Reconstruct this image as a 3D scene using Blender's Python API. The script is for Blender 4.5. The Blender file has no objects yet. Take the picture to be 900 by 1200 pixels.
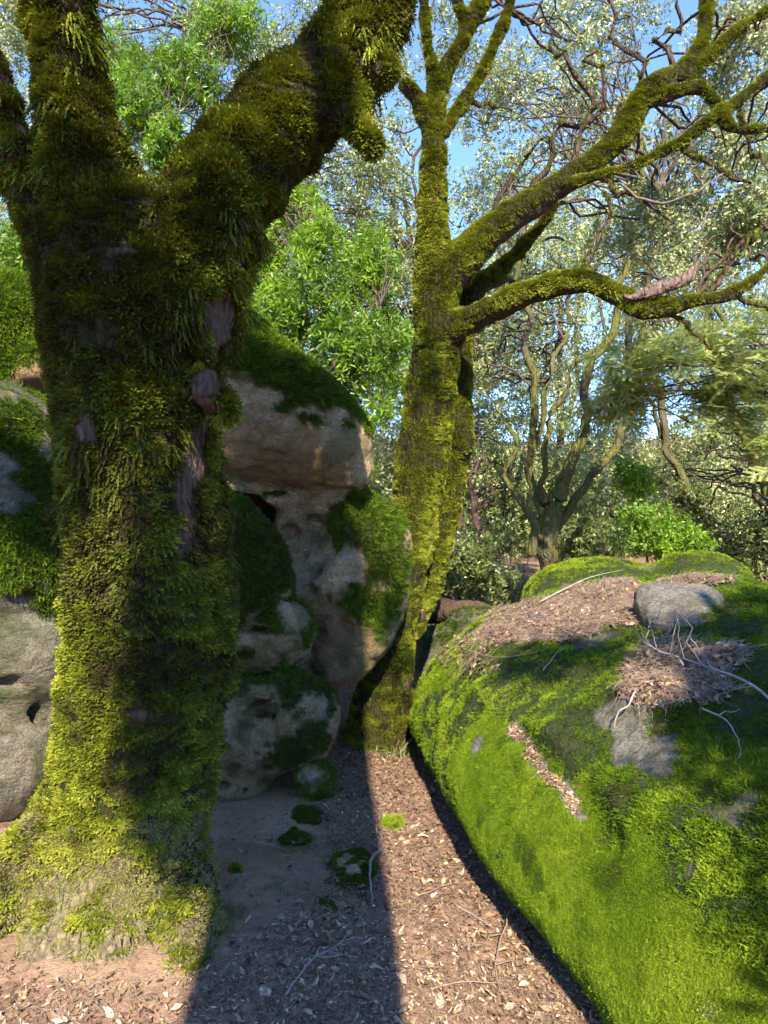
import bpy, math, random
import numpy as np
from mathutils import Vector
from mathutils.bvhtree import BVHTree

# ------------------------------------------------------------------ camera, sky, sun, exposure
sc = bpy.context.scene
COL = sc.collection
FPX, CAMZ, HOR = 780.0, 1.55, 600.0          # focal length in photo pixels, eye height, horizon row
cam_d = bpy.data.cameras.new('camera'); cam = bpy.data.objects.new('camera', cam_d); COL.objects.link(cam)
cam.location = (0, 0, CAMZ); cam.rotation_euler = (math.radians(90), 0, 0)
cam_d.sensor_fit = 'VERTICAL'; cam_d.sensor_height = 36.0; cam_d.lens = 36.0 * FPX / 1200.0
cam_d.clip_start = 0.02; cam_d.clip_end = 1000
sc.camera = cam

SUN_EL, SUN_AZ = math.radians(40), math.radians(4.0)      # the sun stands behind the camera, a little to its right
w = bpy.data.worlds.new('World'); sc.world = w; w.use_nodes = True
nt = w.node_tree; bg = nt.nodes['Background']
sky = nt.nodes.new('ShaderNodeTexSky'); sky.sky_type = 'NISHITA'; sky.sun_disc = False
sky.sun_elevation = SUN_EL; sky.sun_rotation = math.radians(180) - SUN_AZ
sky.air_density = 1.0; sky.dust_density = 0.0; sky.ozone_density = 10.0; sky.altitude = 4500
nt.links.new(sky.outputs[0], bg.inputs[0]); bg.inputs[1].default_value = 0.15
sd = bpy.data.lights.new('sun', 'SUN'); sd.energy = 2.45; sd.angle = math.radians(0.5); sd.color = (1.0, 0.97, 0.92)
sun = bpy.data.objects.new('sun', sd); COL.objects.link(sun)
LDIR = Vector((-math.sin(SUN_AZ) * math.cos(SUN_EL), math.cos(SUN_AZ) * math.cos(SUN_EL), -math.sin(SUN_EL)))
sun.rotation_euler = LDIR.to_track_quat('-Z', 'Y').to_euler()
sc.view_settings.view_transform = 'Standard'; sc.view_settings.look = 'None'
sc.view_settings.exposure = 2.55; sc.view_settings.gamma = 1.0
sc.cycles.max_bounces = 5; sc.cycles.diffuse_bounces = 4; sc.cycles.glossy_bounces = 2
sc.cycles.transmission_bounces = 3; sc.cycles.transparent_max_bounces = 4
sc.cycles.sample_clamp_indirect = 6.0
sc.cycles.use_denoising = True; sc.cycles.use_adaptive_sampling = True; sc.cycles.adaptive_threshold = 0.03
sc.view_settings.use_white_balance = True; sc.view_settings.white_balance_temperature = 7900; sc.view_settings.white_balance_tint = 10

RNG = np.random.default_rng(7)
random.seed(7)

# ------------------------------------------------------------------ helpers: placement
def P(px, py, Y):
    return np.array([(px - 450.0) / FPX * Y, Y, CAMZ - (py - HOR) / FPX * Y])
def R(rpx, Y):
    return rpx * Y / FPX

# ------------------------------------------------------------------ helpers: noise
def _hash(ix, iy, iz, s):
    h = (ix.astype(np.int64) * 374761393 + iy.astype(np.int64) * 668265263 + iz.astype(np.int64) * 2147483647 + s * 974634777) & 0xFFFFFFFF
    h = ((h ^ (h >> 13)) * 1274126177) & 0xFFFFFFFF
    h = ((h ^ (h >> 16)) * 2246822519) & 0xFFFFFFFF
    return ((h ^ (h >> 15)) & 0xFFFF).astype(np.float32) / 32767.5 - 1.0
def vnoise(p, s=0):
    p = np.asarray(p, dtype=np.float64)
    i = np.floor(p).astype(np.int64); f = p - i
    f = f * f * f * (f * (f * 6 - 15) + 10)
    out = 0
    for dx in (0, 1):
        wx = f[..., 0] if dx else 1 - f[..., 0]
        for dy in (0, 1):
            wy = f[..., 1] if dy else 1 - f[..., 1]
            for dz in (0, 1):
                wz = f[..., 2] if dz else 1 - f[..., 2]
                out = out + wx * wy * wz * _hash(i[..., 0] + dx, i[..., 1] + dy, i[..., 2] + dz, s)
    return out
def fbm(p, sc_=1.0, o=4, s=0, g=0.5):
    p = np.asarray(p) * sc_; a = 1.0; out = 0; t = 0
    for k in range(o):
        out = out + a * vnoise(p + 17.3 * k, s + k); t += a; a *= g; p = p * 2.03
    return out / t
def sstep(a, b, x):
    t = np.clip((x - a) / (b - a), 0, 1); return t * t * (3 - 2 * t)

# ------------------------------------------------------------------ helpers: meshes
def mk_mesh(name, V, F, smooth=True):
    """F: list of index arrays (n,3) and/or (n,4)"""
    me = bpy.data.meshes.new(name)
    V = np.asarray(V, dtype=np.float32)
    if not isinstance(F, list): F = [F]
    F = [np.asarray(f, dtype=np.int32) for f in F if len(f)]
    me.vertices.add(len(V)); me.vertices.foreach_set('co', V.ravel())
    loops = np.concatenate([f.ravel() for f in F]) if F else np.zeros(0, np.int32)
    tot = np.concatenate([np.full(len(f), f.shape[1], np.int32) for f in F]) if F else np.zeros(0, np.int32)
    if len(tot):
        start = np.concatenate([[0], np.cumsum(tot)[:-1]]).astype(np.int32)
        me.loops.add(len(loops)); me.loops.foreach_set('vertex_index', loops)
        me.polygons.add(len(tot)); me.polygons.foreach_set('loop_start', start)
        me.polygons.foreach_set('use_smooth', np.full(len(tot), smooth))
    me.update(calc_edges=True)
    me.validate()
    return me
def fattr(me, name, vals):
    a = me.attributes.new(name, 'FLOAT', 'POINT'); a.data.foreach_set('value', np.asarray(vals, dtype=np.float32))
def obj(name, me, mat=None, parent=None, **props):
    o = bpy.data.objects.new(name, me); COL.objects.link(o)
    if mat is not None and me is not None: me.materials.append(mat)
    if parent is not None: o.parent = parent
    for k, v in props.items(): o[k] = v
    return o
def empty(name, loc, label, cat, group=None):
    """an Empty at the thing's base; part meshes are built in world space, so they get the inverse offset"""
    o = bpy.data.objects.new(name, None); COL.objects.link(o); o.location = loc; o.empty_display_size = 0.1
    o['label'] = label; o['category'] = cat
    if group: o['group'] = group
    return o
def part(name, me, mat, root, **props):
    o = obj(name, me, mat, root, **props)
    loc = Vector((0, 0, 0)); r = root
    while r is not None: loc += Vector(r.location); r = r.parent
    o.location = -loc
    return o
def normals(V, F):
    N = np.zeros_like(V)
    for f in (F if isinstance(F, list) else [F]):
        if len(f) == 0: continue
        a, b, c = V[f[:, 0]], V[f[:, 1]], V[f[:, 2]]
        n = np.cross(b - a, c - a)
        if f.shape[1] == 4: n = n + np.cross(c - a, V[f[:, 3]] - a)
        for k in range(f.shape[1]): np.add.at(N, f[:, k], n)
    return N / (np.linalg.norm(N, axis=1, keepdims=True) + 1e-12)

# ------------------------------------------------------------------ helpers: implicit surfaces
class Field:
    def __init__(self, lo, hi, h):
        self.lo = np.array(lo, float); self.h = h
        self.n = np.ceil((np.array(hi, float) - self.lo) / h).astype(int) + 1
        self.F = np.full(self.n, 9.0, np.float32); self.L = np.zeros(self.n, np.int16); self.D = np.full(self.n, 9.0, np.float32)
    def _sub(self, lo, hi, pts=True):
        a = np.clip(np.floor((lo - self.lo) / self.h).astype(int), 0, self.n); b = np.clip(np.ceil((hi - self.lo) / self.h).astype(int) + 1, 0, self.n)
        if np.any(b <= a): return None, None
        sl = tuple(slice(x, y) for x, y in zip(a, b))
        if not pts: return sl, None
        g = np.stack(np.meshgrid(*[self.lo[i] + self.h * np.arange(a[i], b[i]) for i in range(3)], indexing='ij'), -1)
        return sl, g
    def _blend(self, sl, d, k, label):
        A = self.F[sl]
        h = np.clip(0.5 + 0.5 * (A - d) / k, 0, 1)
        self.F[sl] = A + (d - A) * h - k * h * (1 - h)
        m = d < self.D[sl]
        self.L[sl] = np.where(m, label, self.L[sl]); self.D[sl] = np.where(m, d, self.D[sl])
    def capsule(self, a, b, ra, rb, k=0.06, label=0):
        a, b = np.array(a), np.array(b); r = max(ra, rb) + 2 * k + 0.04
        sl, g = self._sub(np.minimum(a, b) - r, np.maximum(a, b) + r)
        if sl is None: return
        ab = b - a; t = np.clip(((g - a) @ ab) / (ab @ ab + 1e-9), 0, 1)
        d = np.linalg.norm(g - a - t[..., None] * ab, axis=-1) - (ra + (rb - ra) * t)
        self._blend(sl, d.astype(np.float32), k, label)
    def chain(self, pts, rad, k=0.06, label=0, sub=4):
        pts, rad = smooth_chain(pts, rad, sub); pad = rad.max() + 2 * k + 0.05
        sl, _g = self._sub(pts.min(0) - pad, pts.max(0) + pad, False)
        if sl is None: return
        lo = np.array([x.start for x in sl]); D = np.full([x.stop - x.start for x in sl], 9.0, np.float32)
        for i in range(len(pts) - 1):
            a, b = pts[i], pts[i + 1]; r = max(rad[i], rad[i + 1]) + 2 * k + 0.04
            s2, g = self._sub(np.minimum(a, b) - r, np.maximum(a, b) + r)
            if s2 is None: continue
            s2 = tuple(slice(max(x.start - o, 0), min(x.stop - o, n)) for x, o, n in zip(s2, lo, D.shape)); g = g[tuple(slice(0, x.stop - x.start) for x in s2)]
            ab = b - a; t = np.clip(((g - a) @ ab) / (ab @ ab + 1e-9), 0, 1)
            D[s2] = np.minimum(D[s2], np.linalg.norm(g - a - t[..., None] * ab, axis=-1) - (rad[i] + (rad[i + 1] - rad[i]) * t))
        self._blend(sl, D, k, label)
    def ell(self, c, r, k=0.06, label=0, rot=None, sub=False):
        c = np.array(c); r = np.array(r, float); m = r.max() + 2 * k + 0.04
        sl, g = self._sub(c - m, c + m)
        if sl is None: return
        q = g - c
        if rot is not None: q = q @ rot
        l = np.linalg.norm(q / r, axis=-1); l2 = np.linalg.norm(q / (r * r), axis=-1)
        d = (l * (l - 1) / (l2 + 1e-6)).astype(np.float32)
        if sub:
            A = self.F[sl]; d = -d
            h = np.clip(0.5 - 0.5 * (A - d) / k, 0, 1)
            self.F[sl] = A + (d - A) * h + k * h * (1 - h)
        else: self._blend(sl, d, k, label)
    def grid(self):
        return np.stack(np.meshgrid(*[self.lo[i] + self.h * np.arange(self.n[i]) for i in range(3)], indexing='ij'), -1)
    def displace(self, fn, band=0.16):
        idx = np.nonzero(np.abs(self.F) < band)
        p = np.stack(idx, -1) * self.h + self.lo
        self.F[idx] += fn(p).astype(np.float32)
    def mesh(self):
        F, n = self.F, self.n
        F = F.copy()
        for ax in range(3):
            s = [slice(None)] * 3
            for e in (0, -1): s[ax] = e; F[tuple(s)] = np.maximum(F[tuple(s)], 1e-3)
        S = F < 0
        c = [S[i:n[0] - 1 + i, j:n[1] - 1 + j, k:n[2] - 1 + k] for i in (0, 1) for j in (0, 1) for k in (0, 1)]
        cnt = sum(x.astype(np.int8) for x in c); act = (cnt > 0) & (cnt < 8)
        ci = np.stack(np.nonzero(act), -1); vid = np.full(act.shape, -1, np.int32); vid[act] = np.arange(len(ci))
        corners = np.array([(i, j, k) for i in (0, 1) for j in (0, 1) for k in (0, 1)])
        val = np.stack([F[ci[:, 0] + o[0], ci[:, 1] + o[1], ci[:, 2] + o[2]] for o in corners], -1)
        acc = np.zeros((len(ci), 3)); num = np.zeros(len(ci))
        for a in range(8):
            for b in range(a + 1, 8):
                if np.abs(corners[a] - corners[b]).sum() != 1: continue
                x = (val[:, a] < 0) != (val[:, b] < 0)
                t = val[x, a] / (val[x, a] - val[x, b])
                acc[x] += corners[a] + t[:, None] * (corners[b] - corners[a]); num[x] += 1
        V = self.lo + self.h * (ci + acc / num[:, None])
        quads = []
        for ax in range(3):
            u, v = (ax + 1) % 3, (ax + 2) % 3
            s0 = [slice(1, -1)] * 3; s1 = [slice(1, -1)] * 3; s0[ax] = slice(0, n[ax] - 1); s1[ax] = slice(1, n[ax])
            A, B = S[tuple(s0)], S[tuple(s1)]
            for flip in (0, 1):
                e = np.stack(np.nonzero((A & ~B) if not flip else (~A & B)), -1)
                if len(e) == 0: continue
                for d in range(3):
                    if d != ax: e[:, d] += 1
                def at(du, dv):
                    q = e.copy(); q[:, u] += du; q[:, v] += dv; return vid[q[:, 0], q[:, 1], q[:, 2]]
                q = np.stack([at(-1, -1), at(0, -1), at(0, 0), at(-1, 0)], -1)
                quads.append(q if not flip else q[:, ::-1])
        Q = np.concatenate(quads); lab = self.L[ci[:, 0], ci[:, 1], ci[:, 2]]
        Q = Q[(Q >= 0).all(1)]
        return V, Q, lab

def smooth_chain(pts, rad, sub=4):
    pts = np.array(pts, float); rad = np.array(rad, float); n = len(pts)
    if n < 3 or sub < 2: return pts, rad
    D = np.column_stack([pts, rad]); out = []
    for i in range(n - 1):
        p0, p1, p2, p3 = D[max(i - 1, 0)], D[i], D[i + 1], D[min(i + 2, n - 1)]
        for t in np.linspace(0, 1, sub, endpoint=False):
            out.append(0.5 * (2 * p1 + (p2 - p0) * t + (2 * p0 - 5 * p1 + 4 * p2 - p3) * t * t + (3 * p1 - p0 - 3 * p2 + p3) * t ** 3))
    out.append(D[-1]); out = np.array(out)
    return out[:, :3], np.maximum(out[:, 3], 1e-4)

def split_labels(V, Q, lab):
    """one mesh per label, cut along the borders"""
    fl = np.sort(lab[Q], axis=1)[:, 1]; res = {}
    for l in np.unique(fl):
        q = Q[fl == l]; u, inv = np.unique(q.ravel(), return_inverse=True)
        res[int(l)] = (u, inv.reshape(q.shape))
    return res

# ------------------------------------------------------------------ helpers: tubes
def tube(pts, rad, sides=6, cap=True):
    pts = np.array(pts, float); rad = np.array(rad, float); n = len(pts)
    T = np.gradient(pts, axis=0); T /= np.linalg.norm(T, axis=1, keepdims=True) + 1e-9
    up = np.array([0.31, 0.17, 0.93]); U = np.cross(T, up); U /= np.linalg.norm(U, axis=1, keepdims=True) + 1e-9; W = np.cross(T, U)
    a = np.arange(sides) / sides * 2 * math.pi
    V = (pts[:, None] + rad[:, None, None] * (np.cos(a)[None, :, None] * U[:, None] + np.sin(a)[None, :, None] * W[:, None])).reshape(-1, 3)
    i = np.arange(n - 1)[:, None] * sides; j = np.arange(sides)[None]; j2 = (j + 1) % sides
    Q = np.stack([i + j, i + j2, i + sides + j2, i + sides + j], -1).reshape(-1, 4)
    if cap:
        V = np.vstack([V, pts[0] - T[0] * rad[0] * .4, pts[-1] + T[-1] * rad[-1] * .8]); b = n * sides
        j = np.arange(sides); j2 = (j + 1) % sides
        T0 = np.stack([j2, j, np.full(sides, b)], -1); T1 = np.stack([(n - 1) * sides + j, (n - 1) * sides + j2, np.full(sides, b + 1)], -1)
        return V, [Q, np.vstack([T0, T1])]
    return V, [Q]
class Bag:
    """collects shapes into one mesh"""
    def __init__(s): s.V = []; s.Q = []; s.T = []; s.n = 0
    def add(s, V, F):
        for f in (F if isinstance(F, list) else [F]):
            f = np.asarray(f)
            if len(f) == 0: continue
            (s.Q if f.shape[1] == 4 else s.T).append(f + s.n)
        s.V.append(np.asarray(V)); s.n += len(V)
    def mesh(s, name, smooth=True):
        F = []
        if s.Q: F.append(np.vstack(s.Q))
        if s.T: F.append(np.vstack(s.T))
        return mk_mesh(name, np.vstack(s.V), F, smooth)
def wobble(a, b, n, amp, seed):
    t = np.linspace(0, 1, n)[:, None]; p = np.array(a) + (np.array(b) - np.array(a)) * t
    L = np.linalg.norm(np.array(b) - np.array(a))
    off = np.stack([fbm(np.column_stack([t[:, 0] * 3, np.full(n, seed * 1.7), np.full(n, k * 9.1)]), 1, 3, seed) for k in range(3)], -1)
    return p + off * amp * L * np.sin(np.pi * t)

# ------------------------------------------------------------------ helpers: scattering
def sample_surface(V, F, dens, rng, area_density):
    """random points on a triangle/quad mesh; dens is per vertex 0..1"""
    tris = np.vstack([f if f.shape[1] == 3 else np.vstack([f[:, [0, 1, 2]], f[:, [0, 2, 3]]]) for f in (F if isinstance(F, list) else [F])])
    a, b, c = V[tris[:, 0]], V[tris[:, 1]], V[tris[:, 2]]
    cr = np.cross(b - a, c - a); ar = 0.5 * np.linalg.norm(cr, axis=1)
    wgt = ar * dens[tris].mean(1); n = int(wgt.sum() * area_density)
    if n < 1: return np.zeros((0, 3)), np.zeros((0, 3))
    k = rng.choice(len(tris), n, p=wgt / wgt.sum())
    u, v = rng.random(n), rng.random(n); m = u + v > 1; u[m] = 1 - u[m]; v[m] = 1 - v[m]
    p = a[k] + u[:, None] * (b[k] - a[k]) + v[:, None] * (c[k] - a[k])
    N = normals(V, F)
    nn = N[tris[k, 0]] * (1 - u - v)[:, None] + N[tris[k, 1]] * u[:, None] + N[tris[k, 2]] * v[:, None]
    return p, nn / (np.linalg.norm(nn, axis=1, keepdims=True) + 1e-9)
def basis_euler(Z, rng, X=None):
    Z = Z / (np.linalg.norm(Z, axis=1, keepdims=True) + 1e-9)
    r = rng.normal(size=Z.shape) if X is None else X
    X = r - (r * Z).sum(1, keepdims=True) * Z; X /= np.linalg.norm(X, axis=1, keepdims=True) + 1e-9
    Y = np.cross(Z, X)
    # columns X,Y,Z -> XYZ euler
    sy = np.sqrt(X[:, 0] ** 2 + X[:, 1] ** 2)
    return np.stack([np.arctan2(Y[:, 2], Z[:, 2]), np.arctan2(-X[:, 2], sy), np.arctan2(X[:, 1], X[:, 0])], -1)
def gn_group(name, sources):
    ng = bpy.data.node_groups.new(name, 'GeometryNodeTree')
    ng.interface.new_socket('Geometry', in_out='INPUT', socket_type='NodeSocketGeometry')
    ng.interface.new_socket('Geometry', in_out='OUTPUT', socket_type='NodeSocketGeometry')
    N, Lk = ng.nodes, ng.links
    gi, go = N.new('NodeGroupInput'), N.new('NodeGroupOutput'); jn = N.new('GeometryNodeJoinGeometry')
    def attr(nm, t):
        a = N.new('GeometryNodeInputNamedAttribute'); a.data_type = t; a.inputs[0].default_value = nm; return a.outputs[0]
    rot, scl, idx = attr('rot', 'FLOAT_VECTOR'), attr('scl', 'FLOAT_VECTOR'), attr('idx', 'FLOAT')
    e2r = N.new('FunctionNodeEulerToRotation'); Lk.new(rot, e2r.inputs[0])
    for k, so in enumerate(sources):
        oi = N.new('GeometryNodeObjectInfo'); oi.inputs[0].default_value = so
        oi.inputs['As Instance'].default_value = False
        cmp_ = N.new('FunctionNodeCompare'); cmp_.data_type = 'FLOAT'; cmp_.operation = 'EQUAL'
        Lk.new(idx, cmp_.inputs[0]); cmp_.inputs[1].default_value = k; cmp_.inputs['Epsilon'].default_value = 0.1
        ip = N.new('GeometryNodeInstanceOnPoints')
        Lk.new(gi.outputs[0], ip.inputs['Points']); Lk.new(cmp_.outputs[0], ip.inputs['Selection'])
        Lk.new(oi.outputs['Geometry'], ip.inputs['Instance']); Lk.new(e2r.outputs[0], ip.inputs['Rotation']); Lk.new(scl, ip.inputs['Scale'])
        Lk.new(ip.outputs[0], jn.inputs[0])
    Lk.new(jn.outputs[0], go.inputs[0])
    return ng
def scatter_obj(name, ng, nvar, p, eul, scl, tint, root, rng, mat=None, **props):
    me = bpy.data.meshes.new(name); n = len(p)
    me.vertices.add(n); me.vertices.foreach_set('co', np.asarray(p, np.float32).ravel())
    a = me.attributes.new('rot', 'FLOAT_VECTOR', 'POINT'); a.data.foreach_set('vector', eul.astype(np.float32).ravel())
    s = np.asarray(scl, np.float32)
    if s.ndim == 1: s = np.repeat(s[:, None], 3, 1)
    a = me.attributes.new('scl', 'FLOAT_VECTOR', 'POINT'); a.data.foreach_set('vector', s.ravel())
    fattr(me, 'idx', rng.integers(0, nvar, n)); fattr(me, 'tint', tint)
    o = part(name, me, mat, root, **props) if root is not None else obj(name, me, mat, **props)
    md = o.modifiers.new('scatter', 'NODES'); md.node_group = ng
    return o

# ------------------------------------------------------------------ materials
def mat(name):
    m = bpy.data.materials.new(name); m.use_nodes = True
    return m, m.node_tree.nodes, m.node_tree.links, m.node_tree.nodes['Principled BSDF']
def ramp(N, stops):
    r = N.new('ShaderNodeValToRGB'); el = r.color_ramp.elements
    while len(el) < len(stops): el.new(0.5)
    for e, (p, c) in zip(el, stops): e.position = p; e.color = (*c, 1)
    return r
def noise(N, L, scale, detail=4, rough=0.55, vec=None, dist=0.0):
    n = N.new('ShaderNodeTexNoise'); n.inputs['Scale'].default_value = scale; n.inputs['Detail'].default_value = detail
    n.inputs['Roughness'].default_value = rough; n.inputs['Distortion'].default_value = dist
    if vec is not None: L.new(vec, n.inputs['Vector'])
    return n
def mixc(N, L, fac, a, b):
    m = N.new('ShaderNodeMix'); m.data_type = 'RGBA'
    for s, v in ((m.inputs[0], fac), (m.inputs[6], a), (m.inputs[7], b)):
        if isinstance(v, (int, float)): s.default_value = v
        elif isinstance(v, tuple): s.default_value = (*v, 1)
        else: L.new(v, s)
    return m.outputs[2]
def attr_node(N, name, typ='GEOMETRY'):
    a = N.new('ShaderNodeAttribute'); a.attribute_name = name; a.attribute_type = typ; return a
def mapr(N, L, v, a, b, c=0.0, d=1.0):
    m = N.new('ShaderNodeMapRange'); L.new(v, m.inputs[0])
    for i, x in enumerate((a, b, c, d)): m.inputs[i + 1].default_value = x
    return m.outputs[0]
def bump(N, L, bs, h, strength, dist):
    b = N.new('ShaderNodeBump'); b.inputs['Strength'].default_value = strength; b.inputs['Distance'].default_value = dist
    L.new(h, b.inputs['Height']); L.new(b.outputs[0], bs.inputs['Normal']); return b

def leafy_mat(name, stops, rough=0.5, spec=0.3, trans=0.25, tcol=None, jitter=0.25):
    """colour from the per-instance tint, spread a little by the per-instance random number"""
    m, N, L, bs = mat(name)
    a = attr_node(N, 'tint', 'INSTANCER'); oi = N.new('ShaderNodeObjectInfo')
    j = mapr(N, L, oi.outputs['Random'], 0, 1, -jitter, jitter)
    ad = N.new('ShaderNodeMath'); L.new(a.outputs['Fac'], ad.inputs[0]); L.new(j, ad.inputs[1]); ad.use_clamp = True
    r = ramp(N, stops); L.new(ad.outputs[0], r.inputs[0])
    L.new(r.outputs[0], bs.inputs['Base Color']); bs.inputs['Roughness'].default_value = rough
    bs.inputs['Specular IOR Level'].default_value = spec
    if trans:
        tr = N.new('ShaderNodeBsdfTranslucent'); mx = N.new('ShaderNodeMixShader'); mx.inputs[0].default_value = trans
        tc = mixc(N, L, 0.5, r.outputs[0], tcol if tcol else (0.25, 0.35, 0.03)); L.new(tc, tr.inputs[0])
        L.new(bs.outputs[0], mx.inputs[1]); L.new(tr.outputs[0], mx.inputs[2]); L.new(mx.outputs[0], N['Material Output'].inputs[0])
    return m

# moss: brown-olive -> olive -> yellow green -> bright green
M_moss_tree = leafy_mat('moss_on_bark', [(0, (0.030, 0.020, 0.010)), (0.25, (0.052, 0.046, 0.013)), (0.5, (0.088, 0.105, 0.013)), (0.78, (0.175, 0.205, 0.015)), (1, (0.30, 0.315, 0.045))], 0.8, 0.1, 0.15, (0.22, 0.22, 0.02), .16)
M_moss_dusty = leafy_mat('dusty_moss', [(0, (0.13, 0.095, 0.055)), (0.45, (0.24, 0.195, 0.10)), (0.75, (0.26, 0.24, 0.085)), (1, (0.23, 0.26, 0.05))], 0.9, 0.1, 0.1, (0.22, 0.22, 0.04), .3)
M_moss_rock = leafy_mat('moss_on_rock', [(0, (0.055, 0.040, 0.015)), (0.22, (0.040, 0.060, 0.010)), (0.5, (0.066, 0.130, 0.007)), (0.78, (0.135, 0.205, 0.014)), (1, (0.225, 0.30, 0.025))], 0.8, 0.1, 0.18, (0.20, 0.30, 0.01), .16)
M_leaf_oak = leafy_mat('oak_leaf', [(0, (0.075, 0.11, 0.03)), (0.5, (0.18, 0.225, 0.07)), (1, (0.36, 0.39, 0.17))], 0.36, 0.7, 0.2, (0.34, 0.38, 0.10), .3)
M_leaf_bay = leafy_mat('bay_leaf', [(0, (0.05, 0.105, 0.016)), (0.5, (0.11, 0.22, 0.016)), (1, (0.22, 0.36, 0.025))], 0.42, 0.45, 0.35, (0.36, 0.55, 0.02))
M_leaf_dark = leafy_mat('shrub_leaf', [(0, (0.045, 0.06, 0.016)), (0.5, (0.10, 0.125, 0.03)), (1, (0.19, 0.22, 0.065))], 0.33, 0.6, 0.2)
M_needle = leafy_mat('conifer_spray', [(0, (0.10, 0.14, 0.035)), (0.5, (0.20, 0.25, 0.065)), (1, (0.32, 0.37, 0.13))], 0.5, 0.4, 0.35)
M_litter = leafy_mat('dead_leaf', [(0, (0.06, 0.030, 0.020)), (0.3, (0.145, 0.082, 0.048)), (0.55, (0.26, 0.165, 0.092)), (0.8, (0.41, 0.30, 0.185)), (1, (0.62, 0.53, 0.37))], 0.6, 0.3, 0.1, (0.3, 0.15, 0.05), .35)

def bark_mat(name, c0, c1, c2, mossc=(0.022, 0.019, 0.006), sc_=9.0):
    m, N, L, bs = mat(name)
    g = N.new('ShaderNodeNewGeometry'); mp = N.new('ShaderNodeMapping'); mp.inputs['Scale'].default_value = (1, 1, 0.22)
    L.new(g.outputs['Position'], mp.inputs[0])
    n1 = noise(N, L, sc_ * 4, 6, 0.65, mp.outputs[0], 0.6); n2 = noise(N, L, sc_ * 0.35, 3, 0.5, g.outputs['Position'])
    v = N.new('ShaderNodeTexVoronoi'); v.inputs['Scale'].default_value = sc_ * 4; v.feature = 'DISTANCE_TO_EDGE'; L.new(mp.outputs[0], v.inputs['Vector'])
    r = ramp(N, [(0.25, c0), (0.5, c1), (0.75, c2)]); L.new(n1.outputs['Fac'], r.inputs[0])
    c = mixc(N, L, mapr(N, L, n2.outputs['Fac'], 0.4, 0.65), r.outputs[0], c1)
    a = attr_node(N, 'moss'); n3 = noise(N, L, 40, 4, 0.6, g.outputs['Position'])
    mr = ramp(N, [(0.3, tuple(x * 0.5 for x in mossc)), (0.7, tuple(x * 1.8 for x in mossc))]); L.new(n3.outputs['Fac'], mr.inputs[0])
    c = mixc(N, L, a.outputs['Fac'], c, mr.outputs[0])
    du = attr_node(N, 'dust'); dr_ = ramp(N, [(0.3, (0.10, 0.078, 0.045)), (0.7, (0.25, 0.205, 0.12))]); L.new(n3.outputs['Fac'], dr_.inputs[0]); c = mixc(N, L, du.outputs['Fac'], c, dr_.outputs[0])
    L.new(c, bs.inputs['Base Color']); bs.inputs['Roughness'].default_value = 0.9; bs.inputs['Specular IOR Level'].default_value = 0.15
    h = N.new('ShaderNodeMath'); h.operation = 'MULTIPLY_ADD'; L.new(n1.outputs['Fac'], h.inputs[0]); h.inputs[1].default_value = 0.6; L.new(mapr(N, L, v.outputs['Distance'], 0, 0.25), h.inputs[2])
    bump(N, L, bs, h.outputs[0], 1.0, 0.012)
    return m
M_bark = bark_mat('oak_bark', (0.024, 0.015, 0.010), (0.085, 0.055, 0.038), (0.17, 0.12, 0.088))
M_bark_pale = bark_mat('dead_wood', (0.05, 0.032, 0.025), (0.15, 0.10, 0.08), (0.27, 0.20, 0.165))
M_bark_far = bark_mat('forest_bark', (0.035, 0.026, 0.02), (0.085, 0.065, 0.048), (0.16, 0.13, 0.10), (0.075, 0.078, 0.016), 4.0)
M_bark_red = bark_mat('reddish_bark', (0.035, 0.018, 0.014), (0.085, 0.05, 0.04), (0.15, 0.10, 0.08), sc_=6.0)

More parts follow.
